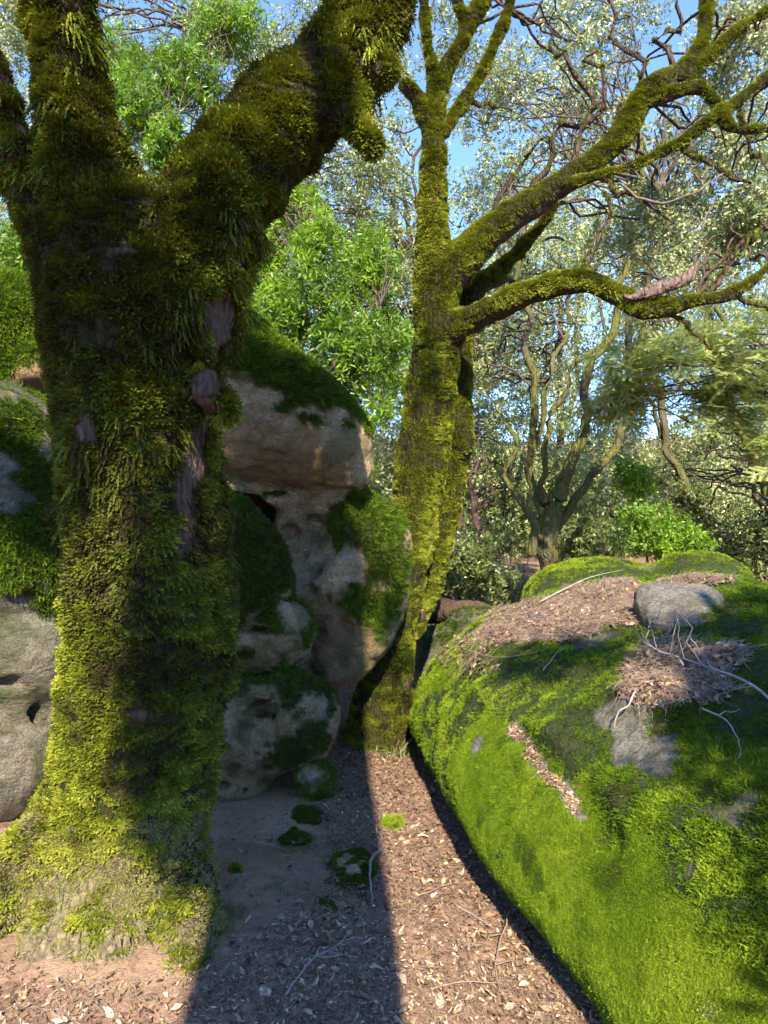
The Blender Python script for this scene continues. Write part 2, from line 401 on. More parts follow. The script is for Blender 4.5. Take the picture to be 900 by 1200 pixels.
def rock_mat(name, pale, tan, grey, green=(0.05, 0.062, 0.02), film=0.85):
    m, N, L, bs = mat(name)
    g = N.new('ShaderNodeNewGeometry'); pos = g.outputs['Position']
    n1 = noise(N, L, 2.6, 5, 0.6, pos, 0.3); n2 = noise(N, L, 7.0, 6, 0.65, pos, 0.5); n3 = noise(N, L, 90, 4, 0.7, pos); n4 = noise(N, L, 2.2, 7, 0.72, pos, 0.8); n6 = noise(N, L, 22, 6, 0.7, pos, 0.6)
    r = ramp(N, [(0.32, tan), (0.5, pale), (0.68, grey)]); L.new(n1.outputs['Fac'], r.inputs[0])
    c = mixc(N, L, mapr(N, L, n2.outputs['Fac'], 0.5, 0.72, 0, 0.75), r.outputs[0], tuple(x * 0.45 for x in tan))
    mpz = N.new('ShaderNodeMapping'); mpz.inputs['Scale'].default_value = (1, 1, 5); mpz.inputs['Rotation'].default_value = (0.15, 0.25, 0); L.new(pos, mpz.inputs[0])
    n7 = noise(N, L, 4.5, 7, 0.7, mpz.outputs[0], 0.7); c = mixc(N, L, mapr(N, L, n7.outputs['Fac'], 0.48, 0.66, 0, 0.5), c, tuple(x * 0.6 for x in tan))
    wp = noise(N, L, 3.0, 3, 0.5, pos); vm = N.new('ShaderNodeVectorMath'); vm.operation = 'MULTIPLY_ADD'; L.new(wp.outputs['Color'], vm.inputs[0]); vm.inputs[1].default_value = (.9, .9, .9); L.new(pos, vm.inputs[2])
    vc = N.new('ShaderNodeTexVoronoi'); vc.feature = 'DISTANCE_TO_EDGE'; vc.inputs['Scale'].default_value = 1.1; L.new(vm.outputs[0], vc.inputs['Vector'])
    c = mixc(N, L, mapr(N, L, vc.outputs['Distance'], 0.0, 0.012, 0.4, 0.0), c, (0.05, 0.038, 0.025))
    ao = attr_node(N, 'ochre'); c = mixc(N, L, ao.outputs['Fac'], c, (0.34, 0.185, 0.09))
    # green film and white lichen
    c = mixc(N, L, mapr(N, L, n6.outputs['Fac'], 0.52, 0.68, 0, 0.45), c, tuple(x * 0.45 for x in tan))
    c = mixc(N, L, mapr(N, L, n4.outputs['Fac'], 0.44, 0.58, 0, film), c, green)
    n5 = noise(N, L, 5.0, 7, 0.75, pos, 0.4); al = attr_node(N, 'lichen')
    lm = N.new('ShaderNodeMath'); lm.operation = 'MULTIPLY'; L.new(mapr(N, L, n5.outputs['Fac'], 0.42, 0.52), lm.inputs[0]); L.new(al.outputs['Fac'], lm.inputs[1])
    c = mixc(N, L, lm.outputs[0], c, (0.27, 0.26, 0.20))
    a = attr_node(N, 'moss'); mm = N.new('ShaderNodeMath'); mm.operation = 'MULTIPLY_ADD'; mm.use_clamp = True
    L.new(mapr(N, L, n2.outputs['Fac'], 0.3, 0.7, -0.35, 0.35), mm.inputs[2]); L.new(a.outputs['Fac'], mm.inputs[0]); mm.inputs[1].default_value = 1.25
    mr = ramp(N, [(0.3, (0.014, 0.024, 0.006)), (0.7, (0.05, 0.085, 0.012))]); L.new(n3.outputs['Fac'], mr.inputs[0])
    c = mixc(N, L, mm.outputs[0], c, mr.outputs[0])
    gr = mixc(N, L, mapr(N, L, n3.outputs['Fac'], 0.42, 0.62, 0.0, 0.6), c, tuple(x * 0.3 for x in tan))
    L.new(gr, bs.inputs['Base Color']); bs.inputs['Roughness'].default_value = 0.92; bs.inputs['Specular IOR Level'].default_value = 0.15
    h = N.new('ShaderNodeMath'); h.operation = 'MULTIPLY_ADD'; L.new(n3.outputs['Fac'], h.inputs[0]); h.inputs[1].default_value = 0.18; h2 = N.new('ShaderNodeMath'); h2.operation = 'MULTIPLY_ADD'; L.new(n6.outputs['Fac'], h2.inputs[0]); h2.inputs[1].default_value = 0.6; h3 = N.new('ShaderNodeMath'); h3.operation = 'MULTIPLY_ADD'; L.new(n7.outputs['Fac'], h3.inputs[0]); h3.inputs[1].default_value = -.5; L.new(n2.outputs['Fac'], h3.inputs[2]); L.new(h3.outputs[0], h2.inputs[2]); L.new(h2.outputs[0], h.inputs[2])
    bump(N, L, bs, h.outputs[0], 1.0, 0.06)
    return m
M_rock = rock_mat('sandstone', (0.58, 0.43, 0.24), (0.48, 0.31, 0.155), (0.38, 0.30, 0.18), (0.075, 0.08, 0.025), film=0.7)
M_rock_grey = rock_mat('grey_sandstone', (0.25, 0.22, 0.17), (0.19, 0.155, 0.105), (0.17, 0.16, 0.135))

M_rock_bare = rock_mat('bare_grey_stone', (0.25, 0.225, 0.185), (0.19, 0.16, 0.12), (0.20, 0.19, 0.175), film=0.25)
def ground_mat():
    m, N, L, bs = mat('forest_floor')
    g = N.new('ShaderNodeNewGeometry'); pos = g.outputs['Position']
    n1 = noise(N, L, 3.0, 5, 0.6, pos, 0.3); n2 = noise(N, L, 35, 6, 0.7, pos, 0.4); n3 = noise(N, L, 160, 3, 0.7, pos); a = attr_node(N, 'litter'); am = attr_node(N, 'moss')
    dirt = ramp(N, [(0.3, (0.21, 0.125, 0.072)), (0.55, (0.32, 0.205, 0.125)), (0.75, (0.40, 0.28, 0.18))]); L.new(n1.outputs['Fac'], dirt.inputs[0])
    lit = ramp(N, [(0.3, (0.09, 0.05, 0.034)), (0.5, (0.22, 0.13, 0.085)), (0.65, (0.33, 0.215, 0.145)), (0.8, (0.42, 0.31, 0.22))]); L.new(n2.outputs['Fac'], lit.inputs[0])
    dm = mixc(N, L, mapr(N, L, n2.outputs['Fac'], 0.48, 0.66, 0, 0.6), dirt.outputs[0], (0.11, 0.075, 0.05))
    c = mixc(N, L, a.outputs['Fac'], dm, lit.outputs[0])
    c = mixc(N, L, mapr(N, L, n3.outputs['Fac'], 0.5, 0.75, 0, 0.5), c, (0.07, 0.05, 0.035))
    c = mixc(N, L, am.outputs['Fac'], c, (0.06, 0.085, 0.02))
    L.new(c, bs.inputs['Base Color']); bs.inputs['Roughness'].default_value = 0.95; bs.inputs['Specular IOR Level'].default_value = 0.1
    h = N.new('ShaderNodeMath'); h.operation = 'MULTIPLY_ADD'; L.new(n3.outputs['Fac'], h.inputs[0]); h.inputs[1].default_value = 0.4; L.new(n2.outputs['Fac'], h.inputs[2])
    bump(N, L, bs, h.outputs[0], 0.9, 0.012)
    return m
M_ground = ground_mat()
def stick_mat(name, c0, c1):
    m, N, L, bs = mat(name); g = N.new('ShaderNodeNewGeometry'); n = noise(N, L, 45, 5, 0.7, g.outputs['Position'], 0.4)
    r = ramp(N, [(0.3, c0), (0.7, c1)]); L.new(n.outputs['Fac'], r.inputs[0]); L.new(r.outputs[0], bs.inputs['Base Color'])
    bs.inputs['Roughness'].default_value = 0.85; bump(N, L, bs, n.outputs['Fac'], 0.6, 0.004); return m
M_stick = stick_mat('dry_stick', (0.13, 0.085, 0.06), (0.34, 0.25, 0.19))
M_stick_grey = stick_mat('grey_stick', (0.12, 0.10, 0.09), (0.33, 0.285, 0.25))
M_snag = stick_mat('snag_wood', (0.05, 0.032, 0.026), (0.19, 0.135, 0.11))

# ------------------------------------------------------------------ small shapes that get scattered
def src(name, bag, m, smooth=False):
    me = bag.mesh(name, smooth); me.materials.append(m)
    return bpy.data.objects.new(name, me)
def frond(bag, rng, base, d, side, length, width, pairs, curl):
    """feather of paired leaflets along a curved rib"""
    V, T = [], []; up = np.cross(side, d)
    def rib(t): return base + d * (t * length) + up * (curl * length * t * t)
    for k in range(pairs):
        t0, t1 = k / pairs, (k + 1.25) / pairs; wd = width * length * math.sin(math.pi * (0.22 + 0.70 * (k + .5) / pairs))
        a, b = rib(t0), rib(min(t1, 1.1))
        for s in (-1, 1):
            tip = rib(t0 + 0.9 / pairs) + side * (s * wd) + up * rng.normal() * 0.06 * length
            n = len(V); V += [a, b, tip]; T.append((n, n + 1, n + 2) if s > 0 else (n + 1, n, n + 2))
    bag.add(np.array(V), np.array(T))
def feather_tuft(m, seed, nf=9, pairs=7, spread=0.6, name='moss_frond_tuft'):
    rng = np.random.default_rng(seed); bag = Bag()
    for k in range(nf):
        a = 2 * math.pi * k / nf + rng.normal() * 0.4; s = spread * (0.25 + 0.9 * rng.random())
        d = np.array([math.cos(a) * s, math.sin(a) * s, 1.0]); d /= np.linalg.norm(d)
        side = np.cross(d, rng.normal(size=3)); side /= np.linalg.norm(side)
        frond(bag, rng, np.array([math.cos(a), math.sin(a), -0.6]) * 0.22, d, side, 0.7 + 0.65 * rng.random(), 0.15, pairs, rng.normal() * 0.3)
    return src(name, bag, m)
def fan_tuft(m, seed, nf=7, pairs=5, name='moss_fan'):
    """a small shelf of fronds spread like a fan; +Z outward, X along the shelf"""
    rng = np.random.default_rng(seed); bag = Bag()
    for lay in range(2):
        for k in range(nf):
            a = (k - (nf - 1) / 2) / nf * 2.3 + rng.normal() * .12; d = np.array([math.sin(a), rng.normal() * .16 - .22 * lay, math.cos(a)]); d /= np.linalg.norm(d)
            side = np.cross(d, [0, 1.0, 0]) + rng.normal(size=3) * .35; side -= d * (side @ d); side /= np.linalg.norm(side)
            frond(bag, rng, np.array([math.sin(a) * .15, -.12 * lay, -.15]), d, side, (.55 + .55 * rng.random()) * (1 - .15 * lay), .2, pairs, -.25 + rng.normal() * .15)
    return src(name, bag, m)
def velvet_tuft(m, seed, nb=16, name='moss_cushion_tuft'):
    rng = np.random.default_rng(seed); bag = Bag()
    for k in range(nb):
        b = np.array([rng.normal() * 0.5, rng.normal() * 0.5, -0.15]); d = np.array([rng.normal() * 0.35, rng.normal() * 0.35, 1.0]) * (0.7 + 0.5 * rng.random())
        s = rng.normal(size=3); s[2] = 0; s /= np.linalg.norm(s); s *= 0.13
        m1 = b + d * 0.55 + rng.normal(size=3) * 0.05
        bag.add(np.array([b - s * .6, b + s * .6, m1 + s, m1 - s, b + d + rng.normal(size=3) * 0.1]), [np.array([(0, 1, 2, 3)]), np.array([(3, 2, 4)])])
    return src(name, bag, m)
def leaf(bag, rng, base, d, nrm, length, width, fold=0.25, curl=0.2):
    side = np.cross(d, nrm); side /= np.linalg.norm(side) + 1e-9; nrm = np.cross(side, d)
    V = [base]; 
    for t, wv in ((0.3, 0.85), (0.68, 0.8)):
        c = base + d * (length * t) - nrm * (curl * length * t * t)
        V += [c - side * (width * wv) + nrm * (fold * width), c, c + side * (width * wv) + nrm * (fold * width)]
    V.append(base + d * length - nrm * (curl * length))
    bag.add(np.array(V), [np.array([(1, 4, 5, 2), (2, 5, 6, 3)]), np.array([(0, 1, 2), (0, 2, 3), (4, 7, 5), (5, 7, 6)])])
def spray(m, seed, n=16, L=0.05, W=0.013, R_=0.16, name='leafy_twig', droop=0.2):
    """a short twig with alternate leaves"""
    rng = np.random.default_rng(seed); bag = Bag()
    for tw in range(4):
        d0 = rng.normal(size=3); d0 /= np.linalg.norm(d0); ln = R_ * (0.6 + 0.5 * rng.random()); side0 = np.cross(d0, rng.normal(size=3)); side0 /= np.linalg.norm(side0)
        bag.add(*tube(np.array([np.zeros(3), d0 * ln * .5 + side0 * .01, d0 * ln]), [0.0022, .0016, .0008], 3, False))
        for k in range(n // 4 + 1):
            t = 0.25 + 0.75 * (k + rng.random() * 0.6) / (n // 4 + 1); a = k * 2.4 + rng.random()
            o = side0 * math.cos(a) + np.cross(d0, side0) * math.sin(a)
            d = d0 * 0.55 + o * 0.9 + np.array([0, 0, -droop]); d /= np.linalg.norm(d)
            nr = rng.normal(size=3) * 0.7 + np.array([0, 0, 1.0]); s = 0.75 + 0.5 * rng.random()
            leaf(bag, rng, d0 * (ln * t), d, nr, L * s, W * s)
    return src(name, bag, m)
def needle_spray(m, seed, name='needle_spray'):
    rng = np.random.default_rng(seed); bag = Bag(); tw = [(np.zeros(3), np.array([0, 1.0, -0.1]), 0.30)]
    for s in (-1, 1):
        for t in (0.3, 0.55, 0.8): tw.append((np.array([0, t * .30, -0.01]), np.array([s * 0.75, 0.65, -0.25 * rng.random()]), 0.17 * (1.1 - t * .6)))
    for b, d, ln in tw:
        d = d / np.linalg.norm(d); sd_ = np.cross(d, [0, 0, 1]); sd_ /= np.linalg.norm(sd_); n = int(ln / 0.011)
        for k in range(n):
            for s in (-1, 1):
                p = b + d * ln * (k + .5) / n; tip = p + (sd_ * s + d * 0.6) * 0.028 * (1.05 - .4 * k / n) + np.array([0, 0, rng.normal() * .004]); wv = d * 0.0055
                bag.add(np.array([p - wv, p + wv, tip]), np.array([(0, 1, 2)]))
    return src(name, bag, m)
def dead_leaf(m, seed, name='dead_leaf_shape'):
    rng = np.random.default_rng(seed); bag = Bag(); n = 5; V = []
    wd = [[0.04, 0.15, 0.20, 0.15, 0.03], [0.05, 0.22, 0.30, 0.22, 0.04], [0.03, 0.09, 0.12, 0.10, 0.03]][seed % 3]; c1, c2 = rng.normal() * 1.1, rng.normal() * 0.7
    for k in range(n):
        t = k / (n - 1); z = 0.12 + c1 * 0.35 * (t - .5) ** 2 * 4 * .3
        for s in (-1, 0, 1):
            V.append((s * wd[k] * (1 + .15 * rng.normal()), t - .5, z + abs(s) * wd[k] * c2 + rng.normal() * .025))
    Q = [(k * 3 + j, k * 3 + j + 1, k * 3 + 4 + j, k * 3 + 3 + j) for k in range(n - 1) for j in (0, 1)]
    bag.add(np.array(V), np.array(Q)); return src(name, bag, m, True)
def twiglet(m, seed, name='twig_bit'):
    rng = np.random.default_rng(seed); bag = Bag(); p = np.zeros((5, 3)); p[:, 1] = np.linspace(-.5, .5, 5); p[:, 0] = rng.normal(size=5) * .05; p[:, 2] = .06 + np.abs(rng.normal(size=5)) * .06
    bag.add(*tube(p, np.linspace(.018, .009, 5), 4)); 
    if seed % 2: bag.add(*tube(np.array([p[2], p[2] + [0.16, .16, .08], p[2] + [.22, .34, .1]]), [.011, .008, .005], 3))
    return src(name, bag, m, True)

GN_feather = gn_group('moss_fronds_on_bark', [feather_tuft(M_moss_tree, s) for s in (1, 2, 3)])
GN_fan = gn_group('moss_fans_on_bark', [fan_tuft(M_moss_tree, s) for s in (11, 12, 13)])
GN_feather_rock = gn_group('moss_fronds_on_rock', [feather_tuft(M_moss_rock, s) for s in (4, 5, 6)])
GN_velvet = gn_group('cushion_moss', [velvet_tuft(M_moss_rock, s) for s in (1, 2, 3)])
GN_velvet_tree = gn_group('cushion_moss_on_bark', [velvet_tuft(M_moss_dusty, s) for s in (4, 5, 6)])
GN_oak = gn_group('oak_sprays', [spray(M_leaf_oak, s, 18, 0.05, 0.0125) for s in (1, 2, 3)])
GN_bay = gn_group('bay_sprays', [spray(M_leaf_bay, s, 22, 0.066, 0.0105) for s in (4, 5, 6)])
GN_dark = gn_group('shrub_sprays', [spray(M_leaf_dark, s, 18, 0.055, 0.0145) for s in (7, 8, 9)])
GN_bright = gn_group('bright_shrub_sprays', [spray(M_leaf_bay, s, 20, 0.05, 0.012) for s in (10, 11, 12)])
GN_needle = gn_group('needle_sprays', [needle_spray(M_needle, s) for s in (1, 2, 3)])
GN_litter = gn_group('dead_leaves', [dead_leaf(M_litter, s) for s in range(5)])
GN_twig = gn_group('twig_bits', [twiglet(M_stick, s) for s in range(4)])

# ------------------------------------------------------------------ ground
def gz(x, y):
    x, y = np.asarray(x, float), np.asarray(y, float)
    z = 0.025 * fbm(np.stack([x, y, 0 * x], -1), 1.3, 3, 5)
    z = z + 0.16 * np.exp(-(((x + 1.05) / .75) ** 2 + ((y - 2.3) / .75) ** 2))          # mound of earth at the foot of the big tree
    z = z + 0.55 * sstep(6, 13, y) + 4.0 * sstep(14, 70, y) + 0.3 * sstep(2.2, 5, -x) + 12 * sstep(30, 160, np.hypot(x, y))
    return z
def axis(lo, hi, h, far, g=1.12):
    a = list(np.arange(lo, hi + h / 2, h)); s = h
    while a[-1] < far: s *= g; a.append(a[-1] + s)
    s = h
    while a[0] > -far: s *= g; a.insert(0, a[0] - s)
    return np.array(a)
gx, gy = axis(-1.7, 1.2, 0.016, 250), axis(1.3, 5.2, 0.018, 250)
GX, GY = np.meshgrid(gx, gy, indexing='ij'); GZ = gz(GX, GY)
pp = np.stack([GX, GY, 0 * GX], -1).reshape(-1, 3)
near = (np.abs(pp[:, 0]) < 3) & (pp[:, 1] > 0.5) & (pp[:, 1] < 7)
lit = np.ones(len(pp)); dz = np.zeros(len(pp)); mo = np.zeros(len(pp))
q = pp[near]
def gblob(px, py, rx, ry):      # soft patch on the ground
    Y = CAMZ * FPX / (py - HOR); X = (px - 450) / FPX * Y
    return np.exp(-(((q[:, 0] - X) / rx) ** 2 + ((q[:, 1] - Y) / ry) ** 2))
bare = np.clip(gblob(300, 970, .33, .75) + .9 * gblob(330, 1030, .25, .3) + .8 * gblob(110, 1150, .5, .25), 0, 1)
bare = sstep(.25, .6, bare + .25 * fbm(q, 4, 3, 9)); lit[near] = 1 - .92 * bare
mo[near] = .75 * sstep(.45, .8, (gblob(250, 1120, .12, .2) + gblob(345, 990, .1, .14) + .8 * gblob(400, 1010, .14, .22) + .8 * gblob(320, 1060, .08, .15) + .7 * gblob(280, 930, .1, .1)) + .5 * fbm(q, 9, 3, 4))
dz[near] = (0.011 * fbm(q, 14, 3, 3) + .007 * fbm(q, 40, 2, 8)) * (.4 + lit[near])
nx, ny = len(gx), len(gy); ii = np.arange(nx - 1)[:, None] * ny; jj = np.arange(ny - 1)[None]
GQ = np.stack([ii + jj, ii + ny + jj, ii + ny + jj + 1, ii + jj + 1], -1).reshape(-1, 4)
GV = np.stack([GX, GY, GZ], -1).reshape(-1, 3); GV[:, 2] += dz
gme = mk_mesh('ground', GV, GQ); fattr(gme, 'litter', lit); fattr(gme, 'moss', mo)
ground = obj('ground', gme, M_ground, kind='structure')
ground['label'] = 'brown forest floor of bare earth and fallen leaves'

# ------------------------------------------------------------------ rocks
def ray_at(px, py, tree):
    d = Vector(((px - 450) / FPX, 1.0, -(py - HOR) / FPX)).normalized(); r = tree.ray_cast(Vector((0, 0, CAMZ)), d)
    return (np.array(r[0]), np.array(r[1])) if r[0] is not None else (None, None)
BV = None
def blobs(V, m, spec):
    """spec rows: px, py, depth, radius in photo px, value: a patch on the surface round that point"""
    for px, py, Y, r, val in spec:
        c = ray_at(px, py, BV)[0] if BV is not None else None
        if c is None: c = P(px, py, Y)
        d = np.linalg.norm(V - c, axis=1) / R(r, c[1])
        wv = 1 - sstep(.45, 1.25, d + .7 * fbm(V, 9, 4, 11, .7)); m = m + (val - m) * wv
    return m
def facing(V, N, lo=-.35, hi=.05):
    """thin the moss on the sides nobody can see from round the camera"""
    d = np.array([0, 0, CAMZ]) - V; d /= np.linalg.norm(d, axis=1, keepdims=True)
    return sstep(lo, hi, (N * d).sum(1))
def finish_rock(name, fld, m, label, cat, moss_fn, lichen=None, ochre=None, feather=3500, velvet=0, tuft=(.02, .034), tint=(.5, .2), seed=1, group=None, down=.35, loc=None):
    global BV
    V, Q, lab = fld.mesh(); N = normals(V, Q); rng = np.random.default_rng(seed)
    BV = BVHTree.FromPolygons(V.tolist(), Q.tolist())
    ms = np.clip(moss_fn(V, N), 0, 1); ms = np.clip(ms + .75 * fbm(V, 11, 4, 14, .7) * (.2 + 3.2 * ms * (1 - ms)), 0, 1)
    me = mk_mesh(name + '_stone', V, Q); fattr(me, 'moss', ms)
    fattr(me, 'lichen', np.clip(blobs(V, np.zeros(len(V)), lichen or []), 0, 1)); fattr(me, 'ochre', np.clip(blobs(V, np.zeros(len(V)), ochre or []), 0, 1))
    c = V.mean(0); c[2] = V[:, 2].min()
    root = empty(name, loc if loc is not None else c, label, cat, group)
    part('stone', me, m, root)
    vis = facing(V, N)
    if feather:
        p, n = sample_surface(V, Q, sstep(.35, .75, ms) * vis, rng, feather)
        d = n + np.array([0, 0, -down]) + rng.normal(size=n.shape) * .25
        t = tint[0] + tint[1] * 1.6 * fbm(p, 2.3, 4, seed) + .12 * rng.normal(size=len(p)) 
        scatter_obj('moss', GN_feather_rock, 3, p - n * .004, basis_euler(d, rng), rng.uniform(*tuft, len(p)), t, root, rng, kind='stuff')
    return root, V, Q, N, ms

def carve(f, rows):
    """hollows cut where the rock's own surface lies: px, py, half width px, depth m, half height px, inset m"""
    V, Q, _ = f.mesh(); t = BVHTree.FromPolygons(V.tolist(), Q.tolist())
    for px, py, rx, dp, ry, ins in rows:
        c, n_ = ray_at(px, py, t)
        if c is not None: f.ell(c + np.array([0, 1.0, 0]) * ins - n_ * ins, [R(rx, c[1]), dp, R(ry, c[1])], .012, sub=True)
# --- the overhanging sandstone outcrop in the middle
f = Field(P(170, 900, 4.9) * [1, 0, 0] + [0, 3.3, -.2], [.35, 5.3, 3.3], .021)
f.chain([P(180, 420, 4.35), P(235, 440, 4.2), P(295, 480, 4.08), P(350, 505, 4.0), P(392, 524, 3.95)], [R(95, 4.35), R(92, 4.2), R(86, 4.08), R(68, 4.0), R(48, 3.95)], .05)
f.chain([P(270, 548, 4.15), P(340, 560, 4.05), P(410, 548, 3.98)], [R(40, 4.15), R(32, 4.05), R(30, 4)], .05)
f.chain([P(300, 600, 4.6), P(360, 640, 4.42), P(418, 640, 4.28)], [R(115, 4.6), R(98, 4.42), R(62, 4.28)], .06)
f.chain([P(418, 640, 4.28), P(425, 690, 4.25), P(405, 760, 4.15), P(396, 785, 4.12)], [R(60, 4.28), R(54, 4.25), R(40, 4.15), R(24, 4.1)], .06)
f.chain([P(300, 700, 4.5), P(300, 850, 4.5), P(300, 960, 4.5)], [R(95, 4.5)] * 3, .08)
f.ell(P(282, 605, 3.9), [.20, .36, .14], .04, sub=True)                      # cave under the lip
f.ell(P(345, 635, 3.86), [.27, .22, .27], .06, sub=True)                     # scooped pale face
carve(f, [(357, 652, 7, .05, 5, 0), (376, 668, 5, .05, 8, 0), (362, 690, 10, .07, 7, 0), (350, 712, 7, .05, 6, 0), (385, 700, 5, .05, 9, 0), (396, 735, 14, .05, 9, 0), (402, 780, 5, .04, 4, 0), (372, 742, 9, .05, 6, 0), (415, 700, 4, .04, 6, 0), (340, 625, 14, .05, 10, 0), (375, 610, 20, .05, 9, .01), (330, 575, 30, .05, 6, 0), (400, 575, 24, .04, 5, 0), (320, 530, 26, .03, 5, 0), (425, 760, 5, .04, 4, 0)])
f.displace(lambda p: .045 * fbm(p, 2.6, 4, 21) + .012 * fbm(p * [1, 1, 2.6], 9, 3, 22) + .012 * fbm(p, 20, 3, 23))
def mossA(V, N):
    up = N[:, 2] + .35 * fbm(V, 3, 4, 31)
    m = sstep(.0, .4, up) * sstep(1.4, 1.7, V[:, 2] + .25 * N[:, 2]) * .95
    return blobs(V, m, [(345, 650, 4.1, 75, 0), (440, 600, 4.2, 52, 1), (458, 660, 4.2, 42, .95), (440, 710, 4.15, 42, .9), (400, 760, 4.1, 40, 0), (405, 625, 4.1, 24, .8), (415, 660, 4.05, 22, .15), (360, 560, 3.9, 50, 0), (300, 545, 3.85, 45, 0.0), (420, 550, 3.9, 22, .0), (290, 470, 3.75, 42, .15)])
rootA, *_A = finish_rock('sandstone_outcrop', f, M_rock, 'tall overhanging sandstone outcrop with a moss cap and scooped pale face', 'rock', mossA,
    lichen=[(418, 655, 4.1, 22, .8), (350, 680, 4.1, 40, .35)], ochre=[(300, 520, 3.8, 60, .55), (350, 650, 4, 60, .25), (360, 550, 3.9, 60, .8), (395, 750, 4.1, 48, 1), (285, 600, 4.2, 50, .8), (330, 600, 4.1, 30, .4)], feather=9000, tuft=(.016, .03), tint=(.42, .22), seed=3)

# --- rounded mossy rock stacked left of it, and the pitted one below
f = Field([-1.5, 3.2, .45], [-.2, 4.5, 1.85], .018)
f.chain([P(245, 625, 3.95), P(285, 660, 3.85), P(305, 705, 3.8)], [R(58, 3.9), R(50, 3.85), R(40, 3.8)], .05)
f.chain([P(255, 745, 3.85), P(325, 742, 3.8)], [R(52, 3.8), R(45, 3.8)], .04)
carve(f, [(300, 738, 22, .08, 4, .01), (335, 700, 18, .05, 3, 0), (285, 765, 14, .05, 4, 0), (345, 765, 8, .04, 4, 0)])
f.displace(lambda p: .025 * fbm(p, 4, 4, 41) + .01 * fbm(p, 13, 3, 42) + .010 * fbm(p, 24, 2, 23))
def mossB(V, N):
    m = .75 * sstep(-.35, .25, N[:, 2] + .4 * fbm(V, 4, 4, 43))
    return blobs(V, m, [(300, 680, 3.7, 45, 1), (345, 715, 3.7, 26, .1), (340, 760, 3.7, 26, .35), (300, 752, 3.65, 22, .1), (270, 640, 3.7, 40, 1)])
rootB, *_ = finish_rock('sandstone_boulder', f, M_rock, 'rounded moss draped rock wedged between the big tree and the outcrop', 'rock', mossB,
    lichen=[(350, 700, 3.7, 18, .5)], ochre=[(320, 745, 3.7, 60, .3)], feather=9000, tuft=(.016, .03), tint=(.28, .2), seed=4)
f = Field([-1.5, 3.0, -.2], [-.1, 4.6, .95], .018)
f.chain([P(240, 870, 3.9), P(285, 850, 3.8), P(345, 845, 3.75)], [R(66, 3.9), R(68, 3.8), R(54, 3.75)], .06)
f.ell(P(270, 905, 3.75), [R(50, 3.75), .25, R(32, 3.75)], .06)
f.ell(P(303, 800, 3.75), [R(50, 3.75), .22, R(26, 3.75)], .04)
carve(f, [(300, 788, 22, .10, 6, .02), (300, 855, 24, .10, 26, .0), (305, 832, 18, .10, 12, .03), (277, 905, 10, .07, 9, .0), (262, 923, 12, .07, 6, 0), (303, 882, 8, .05, 6, 0), (311, 898, 9, .05, 5, 0), (287, 926, 9, .05, 5, 0), (252, 905, 7, .05, 5, 0), (370, 845, 5, .04, 8, 0), (355, 800, 12, .04, 5, 0), (340, 905, 16, .05, 5, 0), (262, 880, 8, .05, 5, 0)])
f.displace(lambda p: .028 * fbm(p, 4, 4, 51) + .01 * fbm(p, 13, 3, 52) + .010 * fbm(p, 24, 2, 23))
def mossC(V, N):
    m = .7 * sstep(.1, .6, N[:, 2] + .5 * fbm(V, 4, 4, 53)) + .45 * sstep(.05, .4, fbm(V, 5, 4, 54))
    return blobs(V, m, [(285, 860, 3.5, 42, 0), (370, 870, 3.55, 26, .75), (340, 800, 3.6, 24, .8), (335, 885, 3.5, 22, .85), (370, 825, 3.6, 22, .1), (250, 850, 3.6, 22, .9), (268, 905, 3.5, 30, 0)])
rootC, *_ = finish_rock('pitted_boulder', f, M_rock, 'low pitted sandstone rock with an arched hollow above the bare earth', 'rock', mossC,
    lichen=[(368, 828, 3.6, 30, .6), (358, 870, 3.55, 16, .5)], ochre=[(285, 870, 3.5, 70, .45), (330, 800, 3.6, 40, .25)], feather=8000, tuft=(.012, .022), tint=(.28, .18), seed=5)
f = Field([-.62, 3.2, -.12], [-.15, 3.9, .35], .012)
f.ell(P(370, 914, 3.62), [R(19, 3.6), .12, R(24, 3.6)], .03); f.displace(lambda p: .04 * fbm(p, 8, 3, 55))
finish_rock('small_stone', f, M_rock, 'small upright mossy stone at the foot of the pitted rock', 'stone', lambda V, N: blobs(V, .6 + .5 * fbm(V, 12, 3, 56), [(366, 908, 3.5, 9, 0)]), lichen=[(366, 908, 3.5, 12, 1)], feather=9000, tuft=(.010, .02), tint=(.35, .2), seed=6)

# --- rocks at the far side of the big tree
f = Field([-3.4, 2.9, -.3], [-1.3, 4.6, 2.7], .025)
f.chain([P(-20, 545, 3.65), P(20, 640, 3.6)], [R(105, 3.6), R(100, 3.6)], .06)
f.chain([P(-60, 740, 3.7), P(30, 760, 3.6)], [R(120, 3.6), R(80, 3.6)], .06)
f.chain([P(-70, 900, 3.6), P(20, 880, 3.5)], [R(120, 3.6), R(75, 3.5)], .06)
carve(f, [(55, 838, 40, .05, 9, .0), (10, 805, 26, .06, 12, 0), (20, 850, 30, .03, 10, 0), (35, 700, 20, .03, 12, 0)])
f.displace(lambda p: .05 * fbm(p, 2.5, 4, 61) + .012 * fbm(p, 9, 3, 62) + .008 * fbm(p, 20, 2, 23))
def mossD(V, N):
    m = .3 * sstep(.2, .7, N[:, 2] + .4 * fbm(V, 3, 4, 63))
    return blobs(V, m, [(45, 640, 3.25, 66, 1), (15, 500, 3.3, 46, .9), (50, 560, 3.2, 36, .8), (20, 590, 3.2, 22, .25), (40, 750, 3.2, 48, 0), (20, 860, 3.1, 50, 0), (65, 700, 3.25, 30, .9)])
finish_rock('grey_boulder', f, M_rock_grey, 'tall grey boulder with a dark moss band standing beside the big mossy trunk', 'rock', mossD, lichen=[(30, 740, 3.2, 50, .35)], feather=7000, tuft=(.016, .03), tint=(.4, .2), seed=7)
